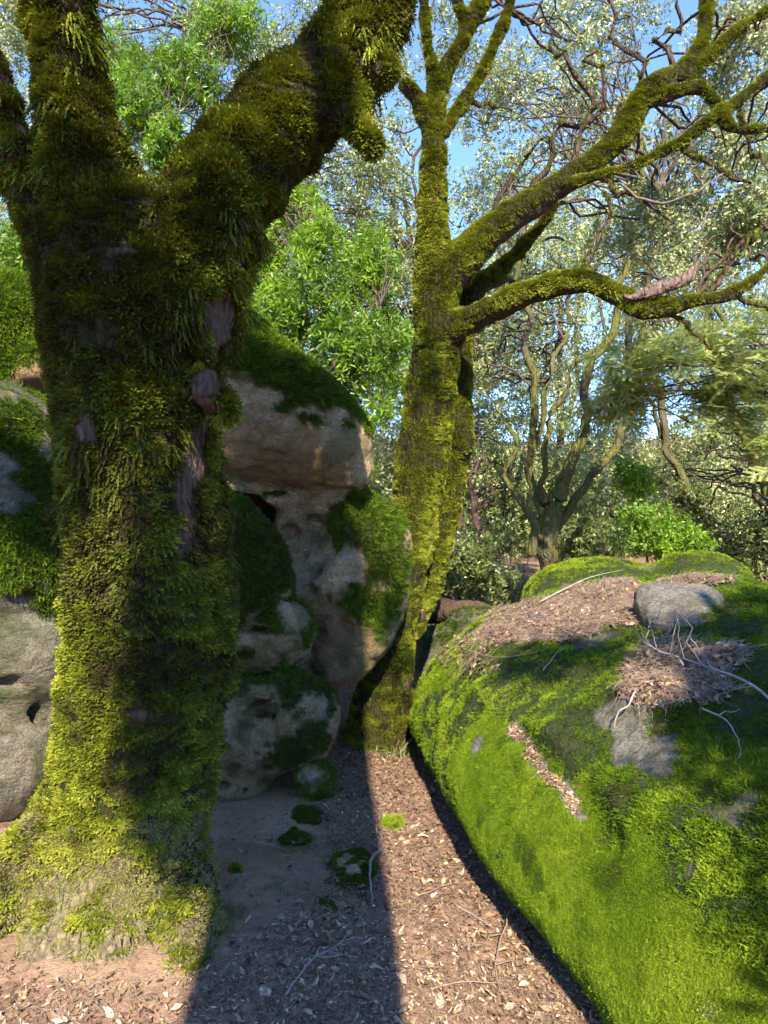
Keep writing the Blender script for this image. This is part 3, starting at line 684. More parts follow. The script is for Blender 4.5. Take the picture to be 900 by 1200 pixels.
f = Field([-4.2, 3.7, .5], [-1.6, 5.6, 3.6], .03)
f.chain([P(-60, 420, 4.7), P(0, 395, 4.55)], [R(95, 4.6), R(75, 4.5)], .06); f.chain([P(0, 420, 4.5), P(42, 430, 4.35)], [R(60, 4.5), R(30, 4.3)], .05)
f.chain([P(-40, 480, 4.6), P(-40, 640, 4.7)], [R(110, 4.6)] * 2, .1)
f.displace(lambda p: .05 * fbm(p, 2.5, 4, 65) + .012 * fbm(p, 9, 3, 66))
finish_rock('moss_capped_boulder', f, M_rock, 'high boulder wholly capped with bright moss behind the big trunk', 'rock', lambda V, N: blobs(V, sstep(-.3, .1, N[:, 2] + .3 * fbm(V, 3, 3, 67)), [(40, 455, 4.2, 28, .0)]), ochre=[(35, 445, 4.2, 40, .6)], feather=5000, tuft=(.02, .036), tint=(.5, .25), seed=8)

# --- the great mossy boulder: a long back rising from the path
f = Field([0, .9, -.25], [3.9, 6.4, 1.75], .022)
g = f.grid()
c0 = np.array([.60, 1.80]); dr = np.array([.2325, -.9725]); nr = np.array([.9725, .2325])
s = (g[..., 0] - c0[0]) * nr[0] + (g[..., 1] - c0[1]) * nr[1]; t = -((g[..., 0] - c0[0]) * dr[0] + (g[..., 1] - c0[1]) * dr[1])   # t grows away from the camera
s = s + .12 * np.exp(-((t - .8) / .8) ** 2) - .30 * sstep(2.1, 3.4, t) - .45 * sstep(-.1, -1.5, t)
und = .27 * np.exp(-((g[..., 2] + .03) / .17) ** 2) * (.35 + .65 * sstep(-.4, .6, t))      # undercut along the path
se = np.maximum(s - und, -.3)
top = 1.02 + .10 * np.sin(t * 1.3 - .6)
h = np.where(se > 0, top * (1 - np.exp(-np.power(np.maximum(se, 1e-4) / .38, .80))) + .07 * sstep(.5, 2, se), se * 3)
h = h - 1.6 * sstep(2.6, 3.6, t) ** 2 - .35 * sstep(2.1, 3.0, s) - .12 * sstep(2.2, 2.6, g[..., 0])
f.F[:] = np.where(h - g[..., 2] > 0, -(h - g[..., 2]) * .5, (g[..., 2] - h) * .5).astype(np.float32)
del g, und, se, h, s, t
f.ell(P(705, 705, 4.9), [.56, .5, .31], .10); f.ell(P(822, 690, 4.75), [.34, .35, .25], .08); f.ell(P(765, 722, 4.2), [.24, .22, .16], .06)
f.ell(P(620, 745, 4.6), [.32, .4, .14], .12)                                 # the rounded pad over the path
f.displace(lambda p: .045 * fbm(p, 1.7, 4, 71) + .020 * fbm(p, 5, 3, 72) + .010 * fbm(p, 16, 2, 73), .4)
V, Q, _l = f.mesh(); keep = V[:, 2] > -.2
bvh = BVHTree.FromPolygons(V.tolist(), Q.tolist())
def hit(px, py, tree=None):
    d = Vector(((px - 450) / FPX, 1.0, -(py - HOR) / FPX)).normalized(); r = (tree or bvh).ray_cast(Vector((0, 0, CAMZ)), d)
    return (np.array(r[0]), np.array(r[1])) if r[0] is not None else (None, None)
# groove with brown needles: cut a trench along the surface and mesh again
gp = [hit(x, y)[0] for x, y in ((602, 856), (615, 872), (630, 888), (648, 906), (662, 922), (678, 940), (692, 957), (704, 978), (708, 990))]
gp, _r = smooth_chain([p for p in gp if p is not None], [.05] * sum(p is not None for p in gp), 4)
for i, q_ in enumerate(gp): f.ell(q_ + [0, 0, .02], [.045, .06, .05], .04, sub=True)
V, Q, _l = f.mesh()
bvh = BVHTree.FromPolygons(V.tolist(), Q.tolist())
N = normals(V, Q)
def surf_blobs(m, spec):
    for px, py, r, val in spec:
        c, _n = hit(px, py)
        if c is None: continue
        d = np.linalg.norm(V - c, axis=1) / R(r, c[1]); wv = 1 - sstep(.7, 1.1, d + .75 * fbm(V, 7, 4, 12, .65)); m = m + (val - m) * wv
    return m
ms = np.ones(len(V)) * np.where(N[:, 2] < -.75, .0, 1)
bare_spec = [(738, 855, 40, 0), (752, 880, 40, 0), (722, 832, 30, 0), (735, 875, 30, 0), (770, 895, 24, .1), *[(602 + 100 * k_ / 15 + 5 * math.sin(k_ * .9), 856 + 128 * k_ / 15, 11 + 3 * math.sin(k_ * 1.7), 0) for k_ in range(13)], (560, 872, 14, .1), (812, 1020, 14, .2), (700, 700, 14, .2), (760, 665, 14, .1)]
ms = surf_blobs(ms, bare_spec)
ms = ms * (1 - .55 * sstep(.35, .6, fbm(V, 3.1, 4, 86)))
vel = surf_blobs(np.zeros(len(V)), [(575, 900, 50, 1), (595, 945, 70, 1), (640, 1010, 90, 1), (710, 1080, 110, 1), (770, 1150, 110, 1), (530, 780, 38, .7), (565, 860, 34, 1), (640, 960, 55, 1), (690, 1030, 70, 1), (850, 1190, 80, .8), (690, 1130, 80, 1), (550, 950, 60, 1), (540, 900, 50, .9), (600, 1040, 60, 1), (650, 1110, 60, 1)])
brown = .75 * surf_blobs(np.zeros(len(V)), [(612, 985, 14, .7), (622, 1010, 16, .9), (608, 1000, 12, .8), (635, 1035, 16, .9), (650, 1058, 14, .7), (565, 960, 12, .5), (580, 1000, 12, .5), (590, 870, 10, .6), (800, 1020, 18, .6), (860, 760, 22, .9), (880, 745, 25, .8)])
me = mk_mesh('boulder_stone', V, Q); fattr(me, 'moss', ms); fattr(me, 'lichen', surf_blobs(np.zeros(len(V)), [(700, 700, 30, .7), (690, 690, 20, 1)])); fattr(me, 'ochre', np.zeros(len(V)))
big = empty('mossy_boulder', (1.6, 3.6, 0), 'huge boulder with a bright green moss back rising beside the sunlit path', 'boulder')
part('stone', me, M_rock_bare, big)
vis = facing(V, N, -.45, -.05); rng = np.random.default_rng(21); inb = (V[:, 0] < 3.4)
dist = 1 / np.clip(V[:, 1] / 2.6, .7, 1.5) ** 1.4
p, n = sample_surface(V, Q, sstep(.4, .8, ms) * vis * vel * inb * dist, rng, 52000)
tv = .76 + .30 * fbm(p, 2.5, 4, 81) - .22 * sstep(.2, .5, fbm(p, 6, 4, 87)) + .14 * fbm(p, 18, 2, 85) - .7 * np.interp(np.zeros(len(p)), [0, 1], [0, 0]) + .05 * rng.normal(size=len(p))
def near_val(p, arr):      # value of a per-vertex array at sampled points through the nearest face
    out = np.empty(len(p))
    for i, x in enumerate(p):
        r = bvh.find_nearest(Vector(x), .1); out[i] = arr[Q[r[2], 0]] if r[2] is not None else 0
    return out
tv -= .6 * near_val(p, brown)
scatter_obj('cushion_moss', GN_velvet, 3, p - n * .002, basis_euler(n + rng.normal(size=n.shape) * .15 - [0, 0, .15], rng), rng.uniform(.006, .0105, len(p)), tv, big, rng, kind='stuff')
clump = .10 + .90 * sstep(-.30, .20, fbm(V, 12, 2, 84))
p, n = sample_surface(V, Q, sstep(.4, .8, ms) * vis * (1 - .9 * vel) * inb * dist * clump, rng, 17000)
tv = .60 + .34 * fbm(p, 1.6, 4, 82) + .45 * fbm(p, 12, 2, 84) + .08 * rng.normal(size=len(p)) - .5 * near_val(p, brown)
tv = tv + .25 * sstep(4.3, 5, p[:, 1])
scatter_obj('feather_moss', GN_feather_rock, 3, p - n * .004, basis_euler(n + [0, 0, -.45] + rng.normal(size=n.shape) * .22, rng), rng.uniform(.009, .018, len(p)) * (.75 + .6 * sstep(-.2, .5, fbm(p, 3, 3, 83))), tv, big, rng, kind='stuff')

# --- bare grey stone bedded in the top of the boulder
c, _n = hit(815, 722); c = c if c is not None else P(815, 722, 3.9)
f = Field(c - [.5, .4, .35], c + [.5, .6, .35], .014)
a_ = math.radians(28); gg = f.grid() - (c + np.array([0, .10, -.03])); yy = gg[..., 1] * math.cos(a_) + gg[..., 2] * math.sin(a_); zz = -gg[..., 1] * math.sin(a_) + gg[..., 2] * math.cos(a_)
hw = R(57, c[1]) * (1 - .28 * sstep(.05, -.20, yy)) ; xx = gg[..., 0] - .05 * yy
f.F[:] = ((np.abs(xx / hw) ** 3.5 + np.abs(yy / .23) ** 3.5 + np.abs(zz / .10) ** 4) ** (1 / 3.5) - 1).astype(np.float32) * .1
f.displace(lambda p: .012 * fbm(p, 6, 4, 91) + .005 * fbm(p, 25, 3, 92))
finish_rock('grey_stone', f, M_rock_bare, 'bare flat topped grey stone bedded in the moss of the huge boulder', 'stone', lambda V, N: np.zeros(len(V)), feather=0, seed=9)

# --- dark rocks and a log beyond the path
f = Field([.05, 5.2, -.2], [1.2, 6.6, .9], .022)
f.ell(P(520, 768, 5.9), [.38, .3, .26], .08); f.ell(P(560, 735, 6.0), [.3, .3, .2], .08); f.displace(lambda p: .04 * fbm(p, 4, 4, 95))
finish_rock('dark_stone', f, M_rock_grey, 'shaded stone in the gap behind the leaning tree', 'stone', lambda V, N: .5 * sstep(.2, .7, N[:, 2] + .5 * fbm(V, 5, 3, 96)), feather=4000, tuft=(.016, .03), tint=(.4, .2), seed=10)

# ------------------------------------------------------------------ the two mossy trees
def tree_from_field(name, fld, parts_, m, base, label, cat, bare, tufts, tint, seed, velvet_zone=None, dens=9000, extra_dir=.75, moss0=1.0, lo=.35, under=.0, dusty=(), beard=0, fq=1.0, floor=.18):
    global BV
    V, Q, lab = fld.mesh(); N = normals(V, Q); rng = np.random.default_rng(seed)
    BV = BVHTree.FromPolygons(V.tolist(), Q.tolist())
    m0 = moss0 * (1 - under * sstep(-.35, -.8, N[:, 2] + .25 * fbm(V, 5, 3, seed + 9)))
    ms = np.clip(blobs(V, m0, bare), 0, 1); dust = np.clip(blobs(V, np.zeros(len(V)), dusty), 0, 1)
    root = empty(name, base, label, cat)
    for l, (u, q) in split_labels(V, Q, lab).items():
        me = mk_mesh(name + '_' + parts_[l], V[u], q); fattr(me, 'moss', ms[u]); fattr(me, 'dust', dust[u]); part(parts_[l], me, m, root)
    vis = facing(V, N, -.45, -.1)
    vz = velvet_zone(V) if velvet_zone else np.zeros(len(V))
    clump = floor + (1 - floor) * sstep(-.30, .12, fbm(V * [1, 1, 1.5], 11 * fq, 3, seed + 5))
    p, n = sample_surface(V, Q, sstep(lo, lo + .4, ms) * vis * (1 - vz) * clump, rng, dens)
    drop = np.tile(np.array([0, 0, -1.0]), (len(p), 1)); drop -= (drop * n).sum(1, keepdims=True) * n
    k = .4 + .6 * sstep(-.3, .4, fbm(p, 2.2, 3, seed + 4)); fine = fbm(p * [1, 1, 1.5], 11 * fq, 3, seed + 5)
    d = n * (1.0 - .35 * k)[:, None] + drop * (extra_dir * k)[:, None] + [0, 0, -.12] + rng.normal(size=n.shape) * .16
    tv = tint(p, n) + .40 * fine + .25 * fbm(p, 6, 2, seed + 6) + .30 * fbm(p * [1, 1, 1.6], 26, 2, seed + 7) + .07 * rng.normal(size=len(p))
    sz = rng.uniform(*tufts, len(p)) * (.65 + .6 * k) * (.85 + .5 * fine); sz = np.column_stack([sz, sz, sz * (.9 + .35 * k)])
    side = np.cross(n, [0, 0, 1.0]) + rng.normal(size=n.shape) * .25
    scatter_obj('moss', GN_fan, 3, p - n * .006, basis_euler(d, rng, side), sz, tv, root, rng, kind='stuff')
    if beard:
        bd = sstep(.05, .35, fbm(V, 3.2, 3, seed + 12)) * sstep(.75, .2, N[:, 2]) * sstep(1.2, 1.7, V[:, 2])
        p, n = sample_surface(V, Q, sstep(.5, .8, ms) * vis * bd, rng, beard); drop = np.tile([0, 0, -1.0], (len(p), 1))
        sz = rng.uniform(.035, .075, len(p)); scatter_obj('hanging_moss', GN_feather, 3, p, basis_euler(drop + n * .45 + rng.normal(size=n.shape) * .12, rng), np.column_stack([sz * .55, sz * .55, sz * 1.3]), tint(p, n) - .08 + .12 * rng.normal(size=len(p)), root, rng, kind='stuff')
    if velvet_zone:
        p, n = sample_surface(V, Q, sstep(.3, .7, ms) * vis * vz * (.35 + .65 * sstep(-.2, .3, fbm(V, 7, 3, seed + 21))), rng, 17000)
        scatter_obj('cushion_moss', GN_velvet_tree, 3, p, basis_euler(n + rng.normal(size=n.shape) * .2 - [0, 0, .2], rng), rng.uniform(.006, .013, len(p)), .48 + .5 * fbm(p, 4, 3, seed + 8) + .06 * rng.normal(size=len(p)), root, rng, kind='stuff')
    return root, V, Q, N
def ch(rows):
    return [P(x, y, Y) for x, y, Y, r in rows], [R(r, Y) for x, y, Y, r in rows]

# --- big tree beside the camera
f = Field([-2.1, 1.75, -.15], [.45, 3.25, 4.6], .0165)
f.chain(*ch([(125, 1160, 2.45, 112), (138, 1060, 2.45, 100), (146, 960, 2.5, 92), (166, 850, 2.5, 86), (181, 750, 2.5, 89), (178, 650, 2.5, 88), (164, 550, 2.5, 84), (160, 450, 2.5, 90), (158, 370, 2.5, 96), (145, 300, 2.5, 80)]), k=.06, label=0)
f.chain(*ch([(135, 310, 2.5, 70), (108, 210, 2.47, 52), (86, 110, 2.42, 37), (72, 20, 2.37, 35), (60, -60, 2.3, 34), (44, -220, 2.25, 32)]), k=.05, label=1)
f.chain(*ch([(70, 285, 2.45, 36), (28, 205, 2.42, 22), (0, 120, 2.4, 18), (-25, 40, 2.36, 17), (-60, -100, 2.3, 17)]), k=.04, label=2)
f.chain(*ch([(200, 375, 2.5, 74), (232, 290, 2.5, 62), (277, 205, 2.52, 56), (330, 142, 2.56, 50), (387, 90, 2.6, 42), (428, 28, 2.62, 37), (450, -50, 2.65, 36), (470, -160, 2.7, 34)]), k=.05, label=3)
f.chain(*ch([(395, 105, 2.58, 30), (420, 148, 2.5, 14), (436, 166, 2.47, 11)]), k=.04, label=4)
f.chain(*ch([(430, 60, 2.6, 24), (448, 84, 2.55, 13), (455, 72, 2.53, 5)]), k=.03, label=4)
f.chain(*ch([(100, 955, 2.42, 56), (40, 1015, 2.35, 42), (-30, 1065, 2.25, 36), (-130, 1110, 2.15, 30)]), k=.06, label=5)
f.chain(*ch([(135, 1040, 2.38, 66), (100, 1100, 2.28, 56), (50, 1140, 2.15, 38), (10, 1180, 2.05, 24)]), k=.07, label=5)
f.chain(*ch([(140, 1060, 2.36, 56), (130, 1130, 2.22, 42), (125, 1200, 2.02, 24)]), k=.06, label=5)
f.chain(*ch([(205, 1040, 2.4, 44), (222, 1100, 2.3, 38), (222, 1160, 2.12, 28), (205, 1210, 2.0, 16)]), k=.05, label=5)
f.ell(P(240, 455, 2.29), [.05, .05, .07], .04); f.ell(P(262, 480, 2.33), [.045, .05, .05], .04)      # swelling by the bare strip
f.ell(P(102, 508, 2.22), [.055, .07, .07], .03)                                # burl
f.ell(P(160, 1075, 2.09), [.016, .10, .13], .03, sub=True)                     # cleft between the roots
f.displace(lambda p: .026 * fbm(p * [1, 1, .5], 4.5, 4, 101) + .022 * fbm(p, 11, 3, 103) + .012 * fbm(p * [1, 1, 1.6], 24, 2, 104) + .010 * fbm(p * [1, 1, .35], 22, 3, 102))
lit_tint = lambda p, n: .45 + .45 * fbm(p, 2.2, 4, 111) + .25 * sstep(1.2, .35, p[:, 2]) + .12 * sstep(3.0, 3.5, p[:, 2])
bare_left = [*[(262 - 50 * k_ / 22 + 5 * math.sin(k_ * 1.3), 345 + 285 * k_ / 22, 2.3, 20 + 6 * math.sin(k_ * .9), .02 + .012 * k_) for k_ in range(23)], (283, 305, 2.35, 18, .1), (104, 505, 2.15, 20, .1),
             (128, 660, 2.24, 16, .15), (130, 690, 2.24, 16, .1), (150, 720, 2.22, 14, .3), (112, 600, 2.25, 13, .3), (137, 630, 2.22, 14, .2), (165, 690, 2.2, 10, .3),
             (95, 1040, 2.15, 40, .6), (70, 1100, 2.15, 55, .5), (130, 1140, 2.05, 50, .42), (25, 1140, 2.1, 50, .4), (10, 90, 2.35, 17, .15), (22, 150, 2.36, 16, .2),
             (130, 275, 2.18, 26, .55), (150, 290, 2.17, 12, .1), (435, 75, 2.47, 16, 0), (360, 190, 2.45, 16, .25), (335, 225, 2.45, 16, .25), (320, 260, 2.45, 16, .2), (160, 835, 2.2, 16, .5), (150, 870, 2.2, 14, .5)]
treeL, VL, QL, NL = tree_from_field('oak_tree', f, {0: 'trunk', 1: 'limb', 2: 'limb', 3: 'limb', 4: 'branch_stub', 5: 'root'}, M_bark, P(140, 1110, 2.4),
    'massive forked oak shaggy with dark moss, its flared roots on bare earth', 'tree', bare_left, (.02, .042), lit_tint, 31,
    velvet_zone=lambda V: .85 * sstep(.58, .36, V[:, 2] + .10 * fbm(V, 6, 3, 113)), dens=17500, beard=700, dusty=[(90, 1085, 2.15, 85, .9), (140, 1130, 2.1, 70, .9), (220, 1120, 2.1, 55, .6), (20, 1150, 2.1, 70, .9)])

def chs(rows):      # wood radius inside the moss sleeve
    return [P(x, y, Y) for x, y, Y, r in rows], [max(R(r, Y) * .92 - .014, .013) for x, y, Y, r in rows]
# --- leaning tree behind, with long limbs reaching over the boulder
f = Field([-.45, 3.4, -.1], [2.75, 5.5, 5.3], .02)
f.chain(*chs([(445, 880, 4.55, 52), (446, 830, 4.55, 40), (458, 760, 4.57, 31), (474, 680, 4.6, 29), (486, 600, 4.6, 32), (497, 520, 4.6, 35), (507, 440, 4.6, 34), (512, 370, 4.6, 32), (508, 300, 4.6, 25), (507, 230, 4.6, 20), (507, 160, 4.6, 17), (507, 125, 4.6, 16)]), k=.05, label=0)
f.chain(*chs([(480, 740, 4.85, 16), (500, 690, 4.88, 19), (516, 620, 4.9, 22), (528, 540, 4.9, 24), (536, 470, 4.9, 21), (540, 400, 4.85, 18), (552, 345, 4.8, 16), (585, 318, 4.8, 12), (625, 275, 4.8, 11), (650, 240, 4.75, 9)]), k=.05, label=1)
f.ell(P(540, 515, 4.8), [.09, .09, .13], .05, 1)
f.chain(*chs([(515, 335, 4.6, 28), (555, 290, 4.55, 24), (612, 246, 4.5, 21), (672, 205, 4.45, 18), (722, 165, 4.45, 17), (748, 122, 4.45, 15), (765, 100, 4.45, 14), (795, 85, 4.45, 12), (820, 55, 4.45, 11), (828, 10, 4.45, 10), (830, -40, 4.45, 9), (832, -120, 4.5, 8)]), k=.04, label=2)
f.chain(*chs([(758, 118, 4.45, 12), (800, 105, 4.4, 9), (828, 108, 4.38, 9), (842, 125, 4.36, 9)]), k=.03, label=2)
f.chain(*chs([(645, 225, 4.46, 13), (700, 207, 4.3, 9), (752, 190, 4.2, 9), (796, 168, 4.15, 9), (830, 142, 4.1, 10), (865, 118, 4.1, 9), (905, 85, 4.1, 8), (950, 50, 4.1, 7)]), k=.03, label=3)
f.chain(*chs([(845, 130, 4.1, 9), (858, 150, 4.05, 9), (900, 152, 4.0, 7), (950, 140, 4, 6)]), k=.03, label=3)
f.chain(*chs([(808, 98, 4.45, 9), (830, 68, 4.4, 10), (860, 38, 4.4, 9), (905, 10, 4.4, 8), (950, -20, 4.4, 7)]), k=.03, label=3)
f.chain(*chs([(522, 392, 4.55, 24), (560, 370, 4.4, 20), (610, 348, 4.2, 17), (655, 333, 4.05, 16), (695, 332, 3.95, 16), (730, 352, 3.9, 15), (765, 364, 3.85, 15), (815, 352, 3.8, 13), (862, 343, 3.8, 12), (905, 310, 3.8, 11), (950, 280, 3.8, 9)]), k=.04, label=4)
f.chain(*chs([(505, 150, 4.58, 14), (486, 112, 4.55, 13), (476, 100, 4.5, 11)]), k=.03, label=5)
f.chain(*chs([(508, 130, 4.6, 15), (518, 90, 4.6, 13), (535, 60, 4.6, 11), (552, 25, 4.6, 12), (578, -20, 4.6, 11), (610, -110, 4.6, 9)]), k=.03, label=6)
f.chain(*chs([(522, 155, 4.6, 11), (545, 115, 4.65, 9), (572, 70, 4.7, 9), (596, 10, 4.75, 9), (610, -60, 4.8, 8)]), k=.03, label=7)
f.chain(*chs([(512, 105, 4.6, 8), (503, 60, 4.55, 8), (496, 0, 4.5, 9), (490, -70, 4.5, 8)]), k=.03, label=7)
f.chain(*chs([(548, 25, 4.6, 9), (535, 0, 4.55, 8), (528, -60, 4.5, 7)]), k=.03, label=7)
f.chain(*chs([(450, 850, 4.5, 25), (470, 880, 4.35, 14), (490, 900, 4.2, 8)]), k=.04, label=8)
f.displace(lambda p: .022 * fbm(p, 5, 4, 121) + .014 * fbm(p, 14, 3, 122), .1)
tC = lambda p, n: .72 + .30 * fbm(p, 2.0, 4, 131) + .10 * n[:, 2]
treeC, VC, QC, NC = tree_from_field('leaning_oak_tree', f, {0: 'trunk', 1: 'second_stem', 2: 'limb', 3: 'branch', 4: 'limb', 5: 'branch_stub', 6: 'limb', 7: 'branch', 8: 'root'}, M_bark, P(450, 870, 4.55),
    'leaning oak with moss sleeved limbs that reach out over the huge boulder', 'tree', [(496, 720, 4.5, 10, .2), (484, 770, 4.45, 9, .3), (478, 800, 4.45, 10, .2), (478, 830, 4.45, 9, .3)], (.012, .024), tC, 41, dens=19000, extra_dir=.7, under=.75, fq=1.3, beard=0, floor=.5)
# bare underside of limbs stays bark; dead snag on the low limb
bag = Bag()
pts, rad = smooth_chain(*ch([(734, 351, 3.83, 4), (750, 345, 3.80, 6), (775, 338, 3.78, 7.5), (797, 329, 3.77, 7.5), (810, 321, 3.78, 6), (815, 313, 3.79, 3), (820, 303, 3.80, .4)]), 7); Vt, Ft = tube(pts, rad, 20)
Vt = Vt + .012 * np.stack([fbm(Vt * [.35, 1, 1], 55, 2, s_) for s_ in (1, 2, 3)], -1) + .016 * np.stack([fbm(Vt, 16, 2, s_) for s_ in (4, 5, 6)], -1); bag.add(Vt, Ft)
me = bag.mesh('snag'); fattr(me, 'moss', np.zeros(len(me.vertices))); part('dead_snag', me, M_bark_pale, treeC, label='broken pale bark free snag')
for row in ([(640, 283, 4.78, 5), (655, 279, 4.76, 5), (664, 283, 4.75, 3)], [(725, 213, 4.2, 5), (765, 237, 4.1, 5), (800, 232, 4.0, 4), (848, 205, 3.95, 3)], [(812, 308, 3.75, 3.5), (820, 275, 3.7, 3), (846, 222, 3.7, 2.4)]):
    pts, rad = smooth_chain(*ch(row), 5); pts = pts + .02 * np.stack([fbm(pts, 9, 2, s_) for s_ in (1, 2, 3)], -1) * 1.6; me = mk_mesh('dead_branch', *tube(pts, rad * .33, 8)); part('dead_branch', me, M_snag, treeC)

rng = np.random.default_rng(17)
for x0, y0, Y0, x1, y1, Y1, r0 in ((612, 246, 4.5, 700, 60, 4.9, 8), (672, 205, 4.45, 640, 30, 4.8, 7), (722, 165, 4.45, 800, -20, 4.7, 8), (748, 122, 4.45, 700, -30, 4.8, 7), (700, 207, 4.3, 790, 262, 4.1, 6), (796, 168, 4.15, 880, 215, 4.0, 7), (655, 333, 4.05, 740, 215, 4.3, 6), (730, 352, 3.9, 700, 250, 4.2, 5), (815, 352, 3.8, 905, 240, 3.9, 7), (765, 364, 3.85, 860, 420, 3.8, 5), (862, 343, 3.8, 930, 380, 3.8, 5), (555, 290, 4.55, 640, 160, 4.9, 7), (540, 115, 4.65, 600, 130, 4.9, 5), (865, 118, 4.1, 900, 200, 4.0, 5), (552, 345, 4.8, 640, 330, 5.2, 7)):
    p_ = wobble(P(x0, y0, Y0), P(x1, y1, Y1), 16, .30, int(rng.integers(900))); rr_ = np.linspace(R(r0, Y0) * .62, R(r0, Y0) * .2, 16); Vt, Ft = tube(p_, rr_, 8); me = mk_mesh('branch', Vt, Ft); nz = normals(Vt, Ft)[:, 2]
    fattr(me, 'moss', .9 * sstep(-.1, .5, nz + .4 * fbm(Vt, 6, 3, 4))); fattr(me, 'dust', np.zeros(len(Vt))); bo = part('branch', me, M_bark, treeC)
    q_ = np.repeat(p_[:12], 26, 0) + rng.normal(size=(312, 3)) * .3 * np.repeat(rr_[:12], 26)[:, None]; n_ = rng.normal(size=q_.shape) + [0, 0, .9]; n_ /= np.linalg.norm(n_, axis=1, keepdims=True)
    scatter_obj('moss', GN_fan, 3, q_ + n_ * np.repeat(rr_[:12], 26)[:, None] * .8, basis_euler(n_, rng), rng.uniform(.009, .018, len(q_)), .65 + .2 * rng.normal(size=len(q_)), bo, rng, kind='stuff')
# ------------------------------------------------------------------ foliage and forest trees
def branchlets(bag, hubs_from, hubs_to, r0, r1, seed, n=14, amp=.22, sides=5):
    for i, (a, b) in enumerate(zip(hubs_from, hubs_to)):
        p = wobble(a, b, n, amp, seed + i); p[:, 2] += .06 * np.linalg.norm(b - a) * np.sin(np.linspace(0, math.pi, n))
        bag.add(*tube(p, np.linspace(r0, r1, n), sides, False))
def crown(root, ng, nodes, blob_rows, rng, dens, tint, size=(.8, 1.3), m=M_bark_far, hubs=9, thr=-.08, nfreq=1.1, up=.4, twig_share=.10, hub_r=.022, name='crown', depth=.8):
    """blob rows: px, py, depth, half width px, half height px; limbs run from the trunk nodes to hubs, twigs to the leaf sprays"""
    bag = Bag(); allp = []; nodes = np.array(nodes)
    for bi, (px, py, Y, rx, ry) in enumerate(blob_rows):
        c = P(px, py, Y); r = np.array([R(rx, Y), max(R(rx, Y), R(ry, Y)) * depth, R(ry, Y)])
        nc = int(dens * 14 * r[0] * r[1] * r[2] / max(1, (Y / 8) ** .5)) + 120
        d = rng.normal(size=(nc, 3)); d /= np.linalg.norm(d, axis=1, keepdims=True); p = c + d * (rng.random((nc, 1)) ** .42) * r
        p = p[fbm(p, nfreq, 3, 200 + bi) + .25 * fbm(p, nfreq * 4, 2, 300) > thr]
        if len(p) < 3: continue
        hb = p[rng.choice(len(p), min(hubs, len(p)), replace=False)]
        hb = c + (hb - c) * .7
        fr = nodes[np.argmin(np.linalg.norm(nodes[None] - hb[:, None], axis=2) + .6 * np.maximum(nodes[None, :, 2] - hb[:, None, 2], 0) + rng.random((len(hb), len(nodes))) * 2.6 * max(r), axis=1)]
        branchlets(bag, fr, hb, hub_r, hub_r * .45, int(rng.integers(1000)))
        tw = p[rng.random(len(p)) < twig_share]
        hn = hb[np.argmin(np.linalg.norm(hb[None] - tw[:, None], axis=2), axis=1)]
        for a, b in zip(hn, tw):
            pts_ = wobble(a, b, 5, .2, int(rng.integers(500))); bag.add(*tube(pts_, np.linspace(hub_r * .33, .003, 5), 3, False))
        allp.append(p)
    p = np.vstack(allp); d = rng.normal(size=p.shape) + [0, 0, up]
    if bag.V:
        me = bag.mesh('branches'); fattr(me, 'moss', np.zeros(bag.n)); part('branches', me, m, root, kind='stuff')
    tv = tint[0] + tint[1] * 1.5 * fbm(p, .9, 3, 17) + .12 * rng.normal(size=len(p))
    return scatter_obj(name, ng, 3, p, basis_euler(d, rng), rng.uniform(*size, len(p)), tv, root, rng, kind='stuff')
def forest_tree(name, label, stems, ng, blob_rows, seed, dens=22, tint=(.5, .2), m=M_bark_far, moss=.0, group=None, cat='tree', slim=.52, **kw):
    """stems: list of rows px, py, depth, radius px"""
    rng = np.random.default_rng(seed); base = P(*stems[0][0][:3]); base[2] = gz(base[0], base[1]); root = empty(name, base, label, cat, group); nodes = []
    for k, st in enumerate(stems):
        pts, rad = smooth_chain(*ch(st), 6); rad = rad * slim; pts = pts + (.03 * st[0][2]) * np.stack([fbm(pts, 1.6, 3, seed + k + s_) for s_ in (1, 20, 30)], -1) * np.array([1, 1, .3]) * np.minimum(np.arange(len(pts)) / 6, 1)[:, None]
        if k == 0 and pts[0, 2] > base[2]: pts = np.vstack([base - [0, 0, .1], pts]); rad = np.concatenate([[rad[0] * 1.25], rad])
        Vt, Ft = tube(pts, rad, 10); Vt = Vt + (rad.mean() * .35) * np.stack([fbm(Vt, 2.2 / max(rad.mean() * 6, .2), 3, seed + s_) for s_ in (1, 2, 3)], -1)
        me = mk_mesh('stem', Vt, Ft); nrm = normals(Vt, Ft); fattr(me, 'moss', np.clip(moss * sstep(-.5, .5, fbm(Vt, 2, 3, seed) + .5 * nrm[:, 2] + .35), 0, 1)); part('trunk' if k == 0 else 'limb', me, m, root)
        nodes += list(pts[len(pts) // 3:] if k == 0 else pts[2:])
    if blob_rows: crown(root, ng, nodes, blob_rows, rng, dens, tint, m=m, **kw)
    return root

